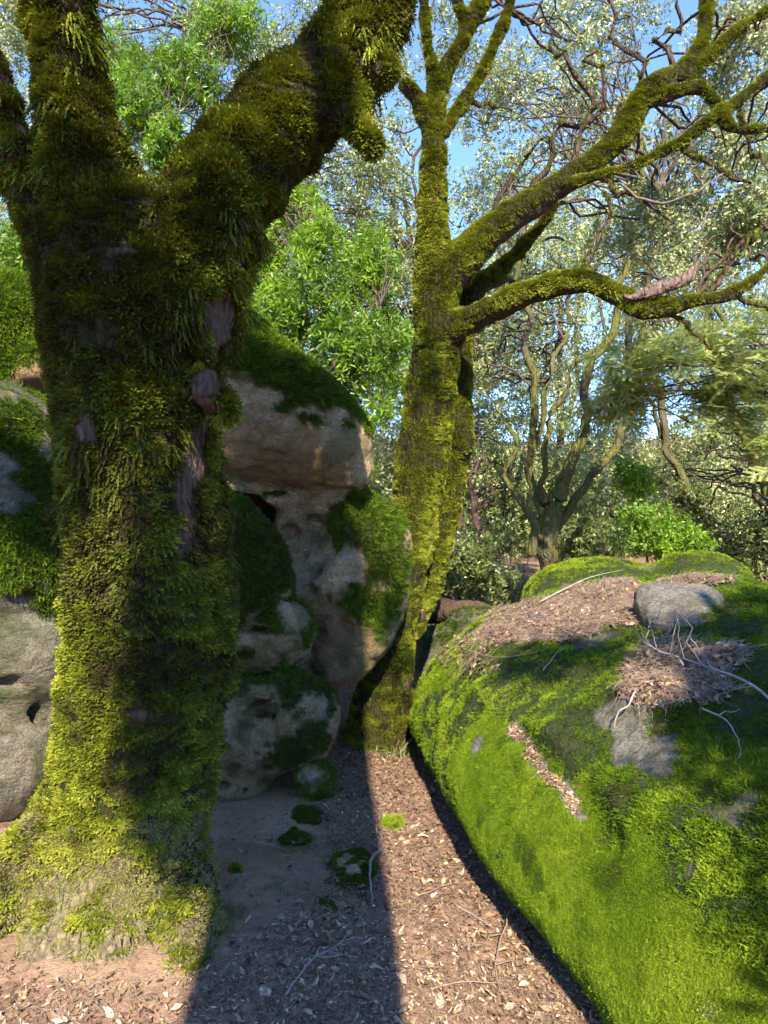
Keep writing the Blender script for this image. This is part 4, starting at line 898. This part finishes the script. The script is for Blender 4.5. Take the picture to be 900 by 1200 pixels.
# crown of the leaning oak (silvery leaves over the limbs)
rng = np.random.default_rng(5)
nodesC = [P(x, y, Y) for x, y, Y in ((596, 10, 4.75), (552, 25, 4.6), (496, 0, 4.5), (828, 10, 4.45), (905, 85, 4.1), (905, 10, 4.4), (905, 310, 3.8), (650, 240, 4.75), (700, 207, 4.3), (748, 122, 4.45), (650, 335, 4.05), (612, 246, 4.5), (820, 350, 3.8))]
crown(treeC, GN_oak, nodesC, [(560, -10, 5.2, 60, 60), (640, 60, 5.4, 70, 70), (760, 40, 5.2, 70, 60), (860, 200, 4.9, 70, 60), (850, 60, 5.2, 70, 60), (690, 130, 5.6, 70, 60), (600, 170, 5.6, 50, 60), (880, 260, 4.6, 50, 40), (760, 260, 5.4, 70, 45)], rng, 75, (.62, .22), size=(.6, 1.05), m=M_bark, hubs=5, thr=.02, hub_r=.012)

forest_tree('mossy_oak', 'many stemmed mossy oak rising straight behind the huge boulder', [
    [(645, 700, 8.2, 26), (648, 640, 8.2, 22), (655, 590, 8.2, 17), (668, 550, 8.1, 14), (690, 490, 8.0, 12), (708, 420, 8.0, 10), (722, 350, 7.9, 8), (745, 250, 7.8, 6), (760, 160, 7.8, 4)],
    [(640, 640, 8.2, 15), (628, 590, 8.3, 10), (622, 530, 8.3, 9), (628, 480, 8.3, 9), (618, 420, 8.3, 7), (614, 360, 8.2, 6), (610, 280, 8.2, 5)],
    [(630, 520, 8.3, 7), (645, 450, 8.4, 6), (660, 390, 8.5, 5), (680, 320, 8.5, 4)],
    [(650, 620, 8.2, 13), (668, 590, 8.3, 10), (690, 560, 8.4, 10), (725, 520, 8.5, 10), (742, 470, 8.6, 10), (752, 400, 8.7, 8), (775, 330, 8.8, 6)],
    [(622, 650, 8.1, 13), (612, 610, 8.1, 9), (596, 560, 8.2, 6), (590, 500, 8.3, 5)],
    [(640, 590, 8.2, 9), (632, 555, 8.1, 7), (655, 500, 8.0, 7), (672, 440, 8.0, 6), (700, 400, 8.0, 5)]],
    GN_oak, [(620, 330, 8.8, 80, 70), (720, 320, 8.9, 80, 60), (600, 230, 9, 60, 70), (780, 400, 9.0, 50, 50), (660, 430, 9.3, 50, 40), (570, 420, 9.2, 35, 60)], 301, dens=20, tint=(.6, .22), moss=.9, hub_r=.018, size=(.8, 1.35))
forest_tree('leaning_trunk_tree', 'slender tree leaning diagonally beyond the bare grey stone', [
    [(852, 690, 9, 11), (840, 640, 9, 9), (815, 590, 9.1, 9), (790, 535, 9.2, 8), (772, 470, 9.3, 8), (765, 400, 9.4, 7), (770, 320, 9.5, 6), (780, 220, 9.6, 4)],
    [(808, 640, 9.4, 6), (805, 590, 9.4, 6), (795, 560, 9.3, 5), (780, 510, 9.3, 5), (745, 450, 9.3, 4)]],
    GN_oak, [(800, 300, 10, 80, 60), (730, 210, 10.5, 80, 60), (850, 160, 10.5, 80, 70), (650, 120, 11, 90, 70), (560, 90, 11, 60, 70), (700, 20, 11, 80, 50), (880, 40, 11, 70, 60), (880, 280, 11, 60, 60)], 302, dens=20, tint=(.62, .22), moss=.6, hub_r=.02, size=(.9, 1.5))
forest_tree('yellow_lichened_tree', 'crooked tree with yellow mossed stem among needle sprays', [
    [(925, 690, 8.2, 13), (905, 600, 8.3, 10), (880, 540, 8.4, 9), (868, 490, 8.5, 8), (850, 430, 8.6, 7), (845, 360, 8.7, 5)],
    [(895, 590, 8.3, 7), (872, 575, 8.2, 5), (868, 530, 8.1, 5)]],
    GN_oak, [(850, 520, 9.2, 60, 60), (905, 610, 9, 60, 60), (770, 560, 10, 45, 45)], 303, dens=13, tint=(.5, .2), moss=1.0, hub_r=.016)
forest_tree('conifer_tree', 'conifer with flat feathery needle sprays hanging over the boulder', [
    [(1010, 720, 7, 26), (1005, 500, 7, 22), (1000, 250, 7, 18), (1000, 0, 7, 12)]],
    GN_needle, [(760, 425, 6.6, 75, 34), (850, 410, 6.5, 75, 42), (870, 470, 6.8, 60, 32), (730, 470, 7.0, 40, 26), (915, 520, 6.6, 40, 50)], 304, dens=26, tint=(.85, .2), m=M_bark_red, hub_r=.012, thr=-.1, size=(.7, 1.15), up=2.5, nfreq=2.0)
forest_tree('bay_tree', 'young bay laurel glowing bright green behind the outcrop', [
    [(395, 640, 6.2, 9), (392, 480, 6.2, 7), (385, 380, 6.2, 5), (378, 290, 6.2, 3)], [(392, 450, 6.2, 4), (430, 400, 6.3, 3), (450, 350, 6.3, 2)]],
    GN_bay, [(375, 320, 6.2, 38, 68), (410, 400, 6.3, 45, 62), (330, 380, 6.5, 32, 62), (440, 460, 6.4, 26, 60), (300, 290, 6.8, 34, 50), (350, 260, 6.9, 40, 40), (430, 330, 7.0, 40, 60), (310, 230, 7.2, 40, 40), (460, 420, 7.2, 26, 60), (420, 260, 7.4, 36, 36)], 305, dens=95, tint=(.58, .4), hub_r=.009, thr=-.12, size=(.7, 1.1), nfreq=1.6)
forest_tree('bay_tree', 'light green bay laurel showing through the fork of the big oak', [
    [(190, 600, 7.5, 10), (185, 300, 7.5, 7), (180, 150, 7.5, 5)]],
    GN_bay, [(165, 130, 7.5, 55, 50), (200, 175, 7.4, 30, 36), (215, 90, 8.0, 45, 40), (25, 300, 7.5, 30, 40), (140, 80, 8, 45, 45), (270, 40, 8.5, 50, 40)], 306, dens=70, tint=(.55, .4), hub_r=.010, thr=-.08, size=(.75, 1.2))
forest_tree('tall_oak', 'tall pale leaved oak high behind the fork of the big oak', [
    [(300, 660, 11, 12), (290, 400, 11, 10), (270, 200, 11, 8), (240, 60, 11, 5), (220, -80, 11, 4)], [(275, 230, 11, 5), (330, 130, 11, 4), (370, 40, 11, 3)]],
    GN_oak, [(170, 20, 11, 90, 90), (290, 50, 11, 80, 80), (380, 80, 11, 70, 90), (300, 160, 11.5, 70, 70), (20, 20, 10, 60, 60), (330, 230, 11, 60, 60), (430, 180, 11.5, 60, 70), (150, 170, 12, 60, 60)], 307, dens=22, tint=(.5, .2), hub_r=.02, size=(.9, 1.5))
forest_tree('straight_trunk_tree', 'straight reddish trunk rising close behind the leaning oak', [
    [(476, 680, 14, 6), (480, 480, 14, 5), (484, 330, 14, 5), (488, 250, 14, 4), (498, 120, 14, 3), (500, 0, 14, 2)]],
    GN_oak, [(420, 230, 12, 70, 70), (450, 320, 12, 45, 70), (390, 150, 12.5, 60, 50), (340, 250, 12, 50, 60), (560, 300, 12.5, 60, 80), (450, 420, 12, 50, 60), (310, 330, 12, 60, 60)], 308, dens=18, tint=(.52, .25), m=M_bark_red, hub_r=.02, size=(.9, 1.6))
forest_tree('paired_trunk_tree', 'pair of thin reddish trunks between the leaning oak and the shrub', [
    [(530, 720, 9, 8), (535, 640, 9, 8), (540, 580, 9, 7), (548, 500, 9, 6), (560, 400, 9, 5), (570, 280, 9, 3)], [(552, 720, 9.3, 8), (556, 640, 9.3, 8), (552, 580, 9.3, 7), (545, 520, 9.4, 5)]],
    GN_oak, [(575, 500, 10, 40, 70), (560, 400, 10.5, 45, 60), (600, 560, 10, 40, 40)], 309, dens=16, tint=(.5, .2), m=M_bark_red, hub_r=.016)
def shrub(name, label, rows, ng, seed, dens, tint, **kw):
    rng = np.random.default_rng(seed); b = P(*rows[0][:3]); b[2] = gz(b[0], b[1]); root = empty(name, b, label, 'shrub'); bag = Bag()
    st = [b + [.06 * k, .03 * k, 0] for k in range(-2, 3)]
    for k, s0 in enumerate(st): bag.add(*tube(wobble(s0 - [0, 0, .05], P(*rows[k % len(rows)][:3]), 7, .15, seed + k), np.linspace(.014, .005, 7), 5, False))
    me = bag.mesh('stems'); fattr(me, 'moss', np.zeros(bag.n)); part('stems', me, M_bark_far, root, kind='stuff')
    crown(root, ng, [P(*r[:3]) for r in rows], rows, rng, dens, tint, hub_r=.007, **kw); return root
shrub('broadleaf_shrub', 'dark glossy leaved shrub in the gap beside the leaning oak', [(545, 670, 6.9, 48, 42), (590, 650, 7.2, 30, 40), (500, 690, 7.2, 25, 30)], GN_dark, 321, 110, (.5, .25), size=(.7, 1.1), thr=-.15)
shrub('hollow_shrub', 'low mid green shrub beyond the fallen log', [(520, 690, 9.5, 45, 30), (580, 700, 9.2, 35, 24), (470, 700, 9.8, 40, 30)], GN_dark, 325, 60, (.6, .25), size=(.9, 1.4), thr=-.2)
shrub('leafy_shrub', 'fresh green shrub behind the crest of the huge boulder', [(760, 620, 7.4, 45, 34), (720, 590, 7.6, 32, 30), (745, 560, 7.8, 22, 28), (800, 640, 7.2, 30, 22)], GN_bright, 322, 100, (.5, .25), size=(.7, 1.1), thr=-.1)
shrub('shaded_shrub', 'dull green shrub beyond the end of the huge boulder', [(870, 640, 8.6, 55, 50), (820, 600, 9.2, 40, 40), (920, 600, 8.6, 40, 60)], GN_dark, 323, 60, (.55, .25), size=(.8, 1.3), thr=-.15)
shrub('hillside_shrub', 'grey green shrub low behind the many stemmed oak', [(600, 610, 10, 45, 40), (690, 640, 10, 40, 30), (650, 580, 10.5, 40, 40)], GN_dark, 324, 40, (.65, .25), size=(.9, 1.4), thr=-.12)

# the wood beyond, one mass of foliage and far stems
root = empty('distant_woodland', (0, 24, gz(0, 24)), 'hazy mass of far trees closing the view beyond the boulders', 'woodland'); root['kind'] = 'stuff'
rng = np.random.default_rng(77); n = 52000
p = np.column_stack([rng.uniform(-17, 17, n), rng.uniform(14, 25, n), rng.uniform(0, 1, n)]); p[:n // 3, 2] *= .3
p[:, 2] = gz(p[:, 0], p[:, 1]) + p[:, 2] ** 1.2 * (11 + 3 * fbm(p * [1, 1, 0], .25, 2, 5))
p = p[fbm(p, .45, 3, 88) + .35 * fbm(p, 1.6, 2, 89) > -.18 + .018 * (p[:, 2] - 4)]
bag = Bag()
for k in range(34):
    x, y = rng.uniform(-12, 12), rng.uniform(14, 26); z = gz(x, y); pts_ = wobble([x, y, z - .2], [x + rng.normal() * 1.5, y, z + 9], 9, .06, k); bag.add(*tube(pts_, np.linspace(.16, .05, 9), 6, False))
me = bag.mesh('stems'); fattr(me, 'moss', np.zeros(bag.n)); part('stems', me, M_bark_far, root, kind='stuff')
scatter_obj('foliage', GN_oak, 3, p, basis_euler(rng.normal(size=p.shape), rng), rng.uniform(1.4, 2.4, len(p)), .66 + .35 * fbm(p, .5, 3, 90), root, rng, kind='stuff')

# ------------------------------------------------------------------ unseen oak behind the camera, its crown laid out to shade the left
def uvz(u, v, Y):      # point at depth Y whose shadow falls along (u, v) in the sun's own plane
    z = (v - Y * math.sin(SUN_EL)) / math.cos(SUN_EL); return np.array([u - math.tan(SUN_AZ) * Y, Y, z])
YS = -1.8; rng = np.random.default_rng(9)
root = empty('shade_oak', (-.1 + .13, YS, 0), 'unseen oak behind the viewer, its crown shaped to shade the path', 'tree')
pts = [uvz(-.12, v, YS) for v in (-1.4, 0, 1.0, 2.0, 3.0, 3.6)]; pts[0][2] = -.1
pp_, rr_ = smooth_chain(pts, [.40, .35, .335, .33, .30, .24], 5); Vt, Ft = tube(pp_, rr_, 20); Vt = Vt + .02 * np.stack([fbm(Vt, 3, 3, s_) for s_ in (1, 2, 3)], -1)
me = mk_mesh('shade_trunk', Vt, Ft); fattr(me, 'moss', np.full(len(Vt), .4)); part('trunk', me, M_bark, root)
for a, b, r0, r1 in (((-.2, 2.6), (-1.0, 3.6), .16, .07), ((-.1, 3.3), (.0, 4.6), .12, .03), ((-.3, 2.9), (-1.5, 3.2), .10, .05)):
    q0, q1 = uvz(*a, YS), uvz(*b, YS + rng.normal() * .4); Vt, Ft = tube(wobble(q0, q1, 10, .1, 3), np.linspace(r0, r1, 10), 10); me = mk_mesh('shade_limb', Vt, Ft); fattr(me, 'moss', np.full(len(Vt), .4)); part('limb', me, M_bark, root)
allp = []
# u, v, half sizes, number of sprays; clusters placed where shade must fall
for u, v, ru, rv, nn in ((-.95, 3.05, .40, .45, 460), (-.55, 3.1, .33, .50, 420), (-.2, 3.45, .32, .25, 130), (-1.15, 3.6, .30, .25, 130), (-.57, 2.25, .13, .40, 190), (-.56, 4.12, .2, .16, 70), (-.50, 1.86, .07, .1, 36), (-1.68, 3.45, .28, .32, 220), (-.75, 3.75, .3, .25, 90), (-.62, 4.4, .28, .28, 120), (-.25, 4.35, .12, .2, 30), (.5, 4.7, .2, .4, 16), (.42, 3.3, .12, .3, 24)):
    d = rng.normal(size=(nn, 2)); d /= np.linalg.norm(d, axis=1, keepdims=True); d *= rng.random((nn, 1)) ** .5
    for k in range(nn):
        uu, vv = u + d[k, 0] * ru, v + d[k, 1] * rv
        if abs(uu + .745) < .13 and vv < 2.85: continue  # opening kept for the streak of sun on the trunk
        if fbm(np.array([uu, vv, 3.0]), 3.2, 2, 77) < .03 and vv > 2.5 and not (3.9 < vv < 4.3): continue      # gaps kept for dappled sun
        allp.append(uvz(uu, vv, YS + rng.normal() * .35))
p = np.array(allp)
scatter_obj('crown', GN_bay, 3, p, basis_euler(rng.normal(size=p.shape), rng), rng.uniform(.8, 1.3, len(p)), np.full(len(p), .4), root, rng, kind='stuff')

root = empty('shade_sapling', uvz(1.8, 0, -1.4) * [1, 1, 0], 'unseen sapling added behind the viewer to shade the flank of the huge boulder', 'tree')  # added out of view to carry the leaves that shade the boulder
pp_ = np.array([uvz(1.8, v, -1.4) for v in np.linspace(-.9, 3.0, 8)]); Vt, Ft = tube(pp_, np.linspace(.07, .03, 8), 10); me = mk_mesh('sapling_trunk', Vt, Ft); fattr(me, 'moss', np.zeros(len(Vt))); part('trunk', me, M_bark, root)
allp = []
for u, v, ru, rv, nn in ((1.56, 1.95, .38, .48, 250), (1.46, 1.5, .32, .34, 150), (1.1, 2.74, .22, .12, 34), (1.32, 1.35, .28, .28, 120), (2.3, 2.7, .40, .35, 150), (1.75, 2.6, .3, .2, 70)):
    for k in range(nn):
        a, rr = rng.random() * 6.283, rng.random() ** .5; allp.append(uvz(u + ru * rr * math.cos(a), v + rv * rr * math.sin(a), -1.4 + rng.normal() * .25))
p = np.array(allp)
scatter_obj('crown', GN_bay, 3, p, basis_euler(rng.normal(size=p.shape), rng), rng.uniform(.8, 1.3, len(p)), np.full(len(p), .4), root, rng, kind='stuff')

# ------------------------------------------------------------------ litter on the ground and on the boulder
rng = np.random.default_rng(55)
def ground_pts(n):
    X = rng.uniform(-1.6, 1.5, n); Y = 1.35 + (rng.random(n) ** 1.5) * 4.6; return X, Y
X, Y = ground_pts(75000); q = np.column_stack([X, Y, 0 * X])
bare = np.clip(gblob(300, 970, .33, .75) + .9 * gblob(330, 1030, .25, .3) + 1.0 * gblob(110, 1130, .5, .3), 0, 1)
k = rng.random(len(X)) > .93 * sstep(.2, .6, bare + .25 * fbm(q, 4, 3, 9)); X, Y = X[k], Y[k]
p = np.column_stack([X, Y, gz(X, Y) + .004 + .010 * rng.random(len(X))]); d = np.column_stack([rng.normal(size=(len(p), 2)) * .38, np.ones(len(p))])
red = .45 + .22 * fbm(p, 2.2, 3, 6) + .16 * rng.normal(size=len(p)) - .18 * sstep(3.2, 4.2, Y)
litter = scatter_obj('leaf_litter', GN_litter, 5, p, basis_euler(d, rng), rng.uniform(.008, .021, len(p)) * (1 + 1.1 * (rng.random(len(p)) > .93)), red - .04, None, rng, kind='stuff')
litter['label'] = 'brown dead leaves strewn over the earth of the path'; litter['category'] = 'leaf litter'
X, Y = ground_pts(36000); q = np.column_stack([X, Y, 0 * X]); bare = np.clip(gblob(300, 970, .33, .75) + gblob(110, 1130, .5, .3), 0, 1); k = rng.random(len(X)) > .85 * sstep(.2, .6, bare); X, Y = X[k], Y[k]
p = np.column_stack([X, Y, gz(X, Y) + .006 + .012 * rng.random(len(X))]); d = np.column_stack([rng.normal(size=(len(p), 2)) * .2, np.ones(len(p))])
tw = scatter_obj('twig_litter', GN_twig, 4, p, basis_euler(d, rng), np.column_stack([np.full(len(p), .04), rng.uniform(.015, .075, len(p)), np.full(len(p), .035)]), np.zeros(len(p)), None, rng, kind='stuff')
tw['label'] = 'thin broken twigs strewn over the path'; tw['category'] = 'twig litter'
# heaps of needles, leaves and twigs on the boulder
def heap(name, label, rows, nl, ntw, seed, ls=1.0):
    rng = np.random.default_rng(seed); pl, nl_, pt, nt_ = [], [], [], []
    tot = sum(r[2] * r[3] for r in rows)
    for px, py, rx, ry in rows:
        for arr, narr, cnt in ((pl, nl_, nl), (pt, nt_, ntw)):
            for _ in range(int(cnt * rx * ry / tot)):
                a = rng.random() * 6.283; rr = rng.random() ** .6; c, n_ = hit(px + rx * rr * math.cos(a), py + ry * rr * math.sin(a))
                if c is not None: arr.append(c + n_ * (.012 + .045 * rng.random() * (1 - rr)) * min(1, ls) ** 2); narr.append(n_)
    root = empty(name, pl[0], label, 'debris'); root['kind'] = 'stuff'
    pl, nl_, pt, nt_ = map(np.array, (pl, nl_, pt, nt_))
    scatter_obj('dead_leaves', GN_litter, 5, pl, basis_euler(nl_ + rng.normal(size=nl_.shape) * .22, rng), rng.uniform(.014, .036, len(pl)) * ls, .36 + .1 * (ls < 1) + .16 * rng.normal(size=len(pl)), root, rng, kind='stuff')
    scatter_obj('twigs', GN_twig, 4, pt, basis_euler(nt_ + rng.normal(size=nt_.shape) * .14, rng), np.column_stack([np.full(len(pt), .055), rng.uniform(.04, .17, len(pt)), np.full(len(pt), .06)]), np.zeros(len(pt)), root, rng, kind='stuff')
heap('debris_heap', 'heap of dead twigs and leaves along the crest of the huge boulder', [(640, 728, 72, 26), (700, 702, 46, 18), (590, 745, 36, 10), (728, 690, 28, 10), (815, 682, 46, 5), (730, 725, 30, 10)], 4200, 3000, 61)
heap('debris_heap', 'heap of dead twigs and leaves below the bare grey stone', [(790, 785, 60, 36), (770, 810, 45, 20), (850, 770, 30, 14), (830, 810, 30, 18)], 1700, 900, 62)
heap('debris_heap', 'strip of brown needles lying in the groove of the mossy boulder', [(602 + 100 * k_ / 15 + 5 * math.sin(k_ * .9), 856 + 128 * k_ / 15, 7 + 4 * math.sin(k_ * 2.1), 8) for k_ in range(12)], 950, 16, 63, .5)
heap('debris_heap', 'scatter of brown leaves on the low end of the mossy boulder', [(545, 760, 40, 14), (560, 780, 25, 14), (525, 775, 12, 8)], 260, 120, 64)

# single sticks
def stick(label, rows, r0, m=M_stick, forks=(), on='ground', group=None, seed=0):
    pts = []
    for px, py, lift in rows:
        if on == 'ground':
            Yg = CAMZ * FPX / (py - HOR); Xg = (px - 450) / FPX * Yg; pts.append(np.array([Xg, Yg, gz(Xg, Yg) + .012 + lift]))
        else:
            c, n_ = hit(px, py)
            if c is None: continue
            pts.append(c + n_ * (.018 + lift))
    pts, rad = smooth_chain(pts, np.linspace(r0, r0 * .3, len(pts)) * .68, 6); pts = pts + .010 * np.stack([fbm(pts, 16, 2, seed * 3 + s_) for s_ in (1, 2)] + [np.zeros(len(pts))], -1)
    root = empty('fallen_branch', pts[0], label, 'branch', group)
    Vt, Ft = tube(pts, rad, 7); part('stem', mk_mesh('stem', Vt, Ft), m, root)
    for fi, (t, dx, dy, dz_, ln) in enumerate(forks):
        b = pts[int(t * (len(pts) - 1))]; e = b + np.array([dx, dy, dz_]) * ln
        part('side_twig', mk_mesh('side_twig', *tube(wobble(b, e, 6, .18, seed + fi), np.linspace(r0 * .36, r0 * .13, 6), 5)), m, root)
stick('long bent stick crossing the sunlit path towards the mossy boulder', [(598, 1075, .02), (590, 1100, .02), (582, 1130, .01), (585, 1160, .01), (605, 1195, .0)], .006, forks=[(.3, -.6, -.5, .1, .18), (.6, .8, .2, .1, .12)], seed=1)
stick('straight tan stick lying across the sunlit path', [(530, 1065, .0), (560, 1085, .01), (585, 1100, .01)], .007, seed=2)
stick('thin twig on the lit leaves below the bright moss tuft', [(485, 945, .0), (500, 962, .02), (530, 972, .0)], .004, seed=3)
stick('curved grey root stick standing along the shadow edge of the path', [(448, 1005, .01), (438, 1020, .03), (433, 1045, .03), (437, 1078, .0)], .014, M_stick_grey, seed=4)
stick('dry forked branch on the shaded leaf litter', [(335, 1190, .0), (365, 1155, .02), (400, 1130, .02), (430, 1085, .01)], .005, M_stick_grey, forks=[(.4, .9, -.1, .05, .16), (.55, .6, -.6, .05, .12), (.7, 1, .2, .1, .10)], seed=5)
stick('short pale twig on the bare earth', [(290, 997, .0), (310, 1003, .01), (338, 1010, .0)], .004, M_stick_grey, seed=6)
stick('slender stick on the lit path beside the mossy boulder', [(505, 1170, 0), (540, 1162, .01), (590, 1160, .01)], .0045, seed=7)
stick('fine twig on the lit path near the shadow edge', [(490, 1060, .0), (515, 1050, .01), (530, 1045, .01)], .004, seed=8)
stick('long pale dead branch sprawled over the debris below the grey stone', [(908, 832, .02), (870, 818, .05), (830, 800, .06), (790, 785, .05), (765, 765, .05), (752, 748, .04)], .008, M_stick_grey, forks=[(.35, -.5, .1, .7, .16), (.42, -.3, .3, .9, .22), (.5, -.1, .2, 1, .16), (.55, -.7, 0, .3, .2), (.62, .4, .3, .9, .18), (.7, -.2, .2, 1, .12), (.75, -.8, .1, .5, .12), (.85, .3, .1, .8, .1)], on='rock', seed=9)
stick('short bent twig hanging on the bare patch of the mossy boulder', [(755, 820, .04), (738, 838, .05), (725, 850, .05), (718, 865, .03)], .007, M_stick_grey, on='rock', seed=10)
stick('drooping pale twig on the dark moss below the debris', [(832, 838, .02), (848, 852, .03), (862, 875, .03), (872, 900, .02)], .006, M_stick_grey, forks=[(.3, .8, .1, .2, .1)], on='rock', seed=11)
stick('fine twig lying on the moss beside the debris crest', [(640, 790, .01), (655, 775, .02), (668, 765, .02)], .005, on='rock', seed=12)
stick('curved twig across the low end of the mossy boulder', [(545, 765, .02), (580, 778, .03), (610, 775, .03), (640, 770, .02)], .006, on='rock', seed=13)
stick('arched grey twig over the debris crest', [(640, 710, .03), (690, 690, .05), (730, 680, .05)], .008, M_stick_grey, on='rock', seed=14)

# fallen log in the gap
pts, rad = smooth_chain(*ch([(488, 712, 6.3, 14), (520, 716, 6.2, 14), (552, 718, 6.1, 13), (575, 722, 6.0, 12)]), 6); Vt, Ft = tube(pts, rad, 14); Vt = Vt + .04 * np.stack([fbm(Vt * [.4, 1, 1], 9, 3, s_) for s_ in (4, 5, 6)], -1)
root = empty('fallen_log', pts[0], 'reddish fallen log lying behind the low end of the huge boulder', 'log'); me = mk_mesh('log', Vt, Ft); fattr(me, 'moss', .7 * sstep(.2, -.2, Vt[:, 0] - .62)); part('log_body', me, M_bark_red, root)

# moss cushions, flat stones and a fern tuft on the ground
def cushion(label, px, py, rx, hgt, tint, seed, n=9000, stone=False, ry=None):
    Yg = CAMZ * FPX / (py - HOR); Xg = (px - 450) / FPX * Yg; c = np.array([Xg, Yg, gz(Xg, Yg)]); ry = ry or rx
    f = Field(c - [rx + .05, ry + .05, .06], c + [rx + .05, ry + .05, hgt + .06], max(.006, rx / 14)); f.ell(c - [0, 0, .012], [rx, ry, hgt + .012], .02); f.displace(lambda p: .03 * fbm(p, 16, 3, seed), .08)
    V, Q, _ = f.mesh(); N = normals(V, Q); rng = np.random.default_rng(seed)
    root = empty('flat_stone' if stone else 'moss_cushion', c, label, 'stone' if stone else 'moss'); ms = np.ones(len(V)) if not stone else sstep(-.1, .2, fbm(V, 9, 3, seed) + .15) * sstep(.2, .5, N[:, 2])
    me = mk_mesh('body', V, Q); fattr(me, 'moss', ms); fattr(me, 'lichen', np.zeros(len(V))); fattr(me, 'ochre', np.zeros(len(V))); part('stone' if stone else 'mound', me, M_rock, root)
    p, n_ = sample_surface(V, Q, sstep(.3, .7, ms) * (V[:, 2] > c[2] - .01), rng, n * 3); scatter_obj('moss', GN_velvet, 3, p, basis_euler(n_ + rng.normal(size=n_.shape) * .2, rng), rng.uniform(.006, .012, len(p)), tint + .1 * rng.normal(size=len(p)), root, rng, kind='stuff')
cushion('bright round moss cushion on the sunlit side of the path', 461, 968, .055, .05, .9, 401)
cushion('low dark moss cushion on the bare earth', 345, 990, .075, .022, .3, 402)
cushion('flat mossy stone set in the shaded path', 410, 1030, .11, .035, .3, 403, stone=True, ry=.2)
cushion('moss cushion below the small upright stone', 365, 958, .10, .018, .3, 404)
cushion('tiny yellow green moss patch beside the big roots', 277, 1040, .028, .018, .75, 405)
cushion('pale edged stone poking out of the shaded litter', 393, 1075, .10, .018, .3, 406, stone=True, ry=.04)
rng = np.random.default_rng(91); c = P(462, 868, 4.25); c[2] = gz(c[0], c[1]); bag = Bag()
root = empty('grass_tuft', c, 'small tuft of grass and dry stems at the foot of the leaning oak', 'grass')
for k in range(60):
    a = rng.uniform(0, 6.283); b = c + [rng.normal() * .06, rng.normal() * .04, -.01]; e = np.array([math.cos(a), math.sin(a), 0]) * rng.uniform(.03, .12); hh = rng.uniform(.03, .085); sd_ = np.array([-math.sin(a), math.cos(a), 0]) * .0035
    m1 = b + e * .4 + [0, 0, hh * .7]; tip = b + e + [0, 0, hh]; bag.add(np.array([b - sd_, b + sd_, m1 + sd_, m1 - sd_, tip]), [np.array([(0, 1, 2, 3)]), np.array([(3, 2, 4)])])
mg, N_, L_, bs = mat('grass_blade'); bs.inputs['Base Color'].default_value = (.085, .13, .02, 1); bs.inputs['Roughness'].default_value = .6
part('blades', bag.mesh('blades', False), mg, root)
for k in range(4):
    e = c + [.03 + .04 * k, -.03, .10 + .05 * rng.random()]; part('dry_stem', mk_mesh('dry_stem', *tube(wobble(c + [rng.normal() * .03, 0, 0], e, 6, .2, 70 + k), np.linspace(.003, .0015, 6), 4)), M_stick, root)

# larger dead leaves that can be told apart
rng = np.random.default_rng(303); shapes = [dead_leaf(stick_mat('pale_dead_leaf', (0.30, 0.20, 0.12), (0.52, 0.40, 0.27)), k_) for k_ in (21, 22, 23)]
spots = [(540, 1010), (505, 1040), (520, 1085), (555, 1120), (500, 1115), (545, 1150), (575, 1170), (610, 1150), (630, 1185), (515, 1180), (560, 1045), (590, 1120), (495, 985), (480, 920), (470, 985), (480, 1190), (650, 1175), (535, 1190)]
shade = [(330, 1100), (370, 1120), (410, 1110), (300, 1150), (390, 1165), (440, 1150), (290, 1110), (350, 1075), (430, 1120), (310, 1185)]
for px, py in spots + shade:
    Yg = CAMZ * FPX / (py - HOR); Xg = (px - 450) / FPX * Yg; o = bpy.data.objects.new('fallen_leaf', shapes[int(rng.integers(3))].data); COL.objects.link(o)
    o.location = (Xg, Yg, gz(Xg, Yg) + .006); sc_ = rng.uniform(.035, .06); o.scale = (sc_,) * 3; o.rotation_euler = (rng.normal() * .25, rng.normal() * .25, rng.uniform(0, 6.28)); o['category'] = 'leaf'
    lit_ = (px, py) in spots; o['label'] = 'large pale dead leaf lying on the sunlit side of the path' if lit_ else 'large dead leaf lying on the shaded side of the path'; o['group'] = 'large leaves on the sunlit path' if lit_ else 'large leaves on the shaded path'
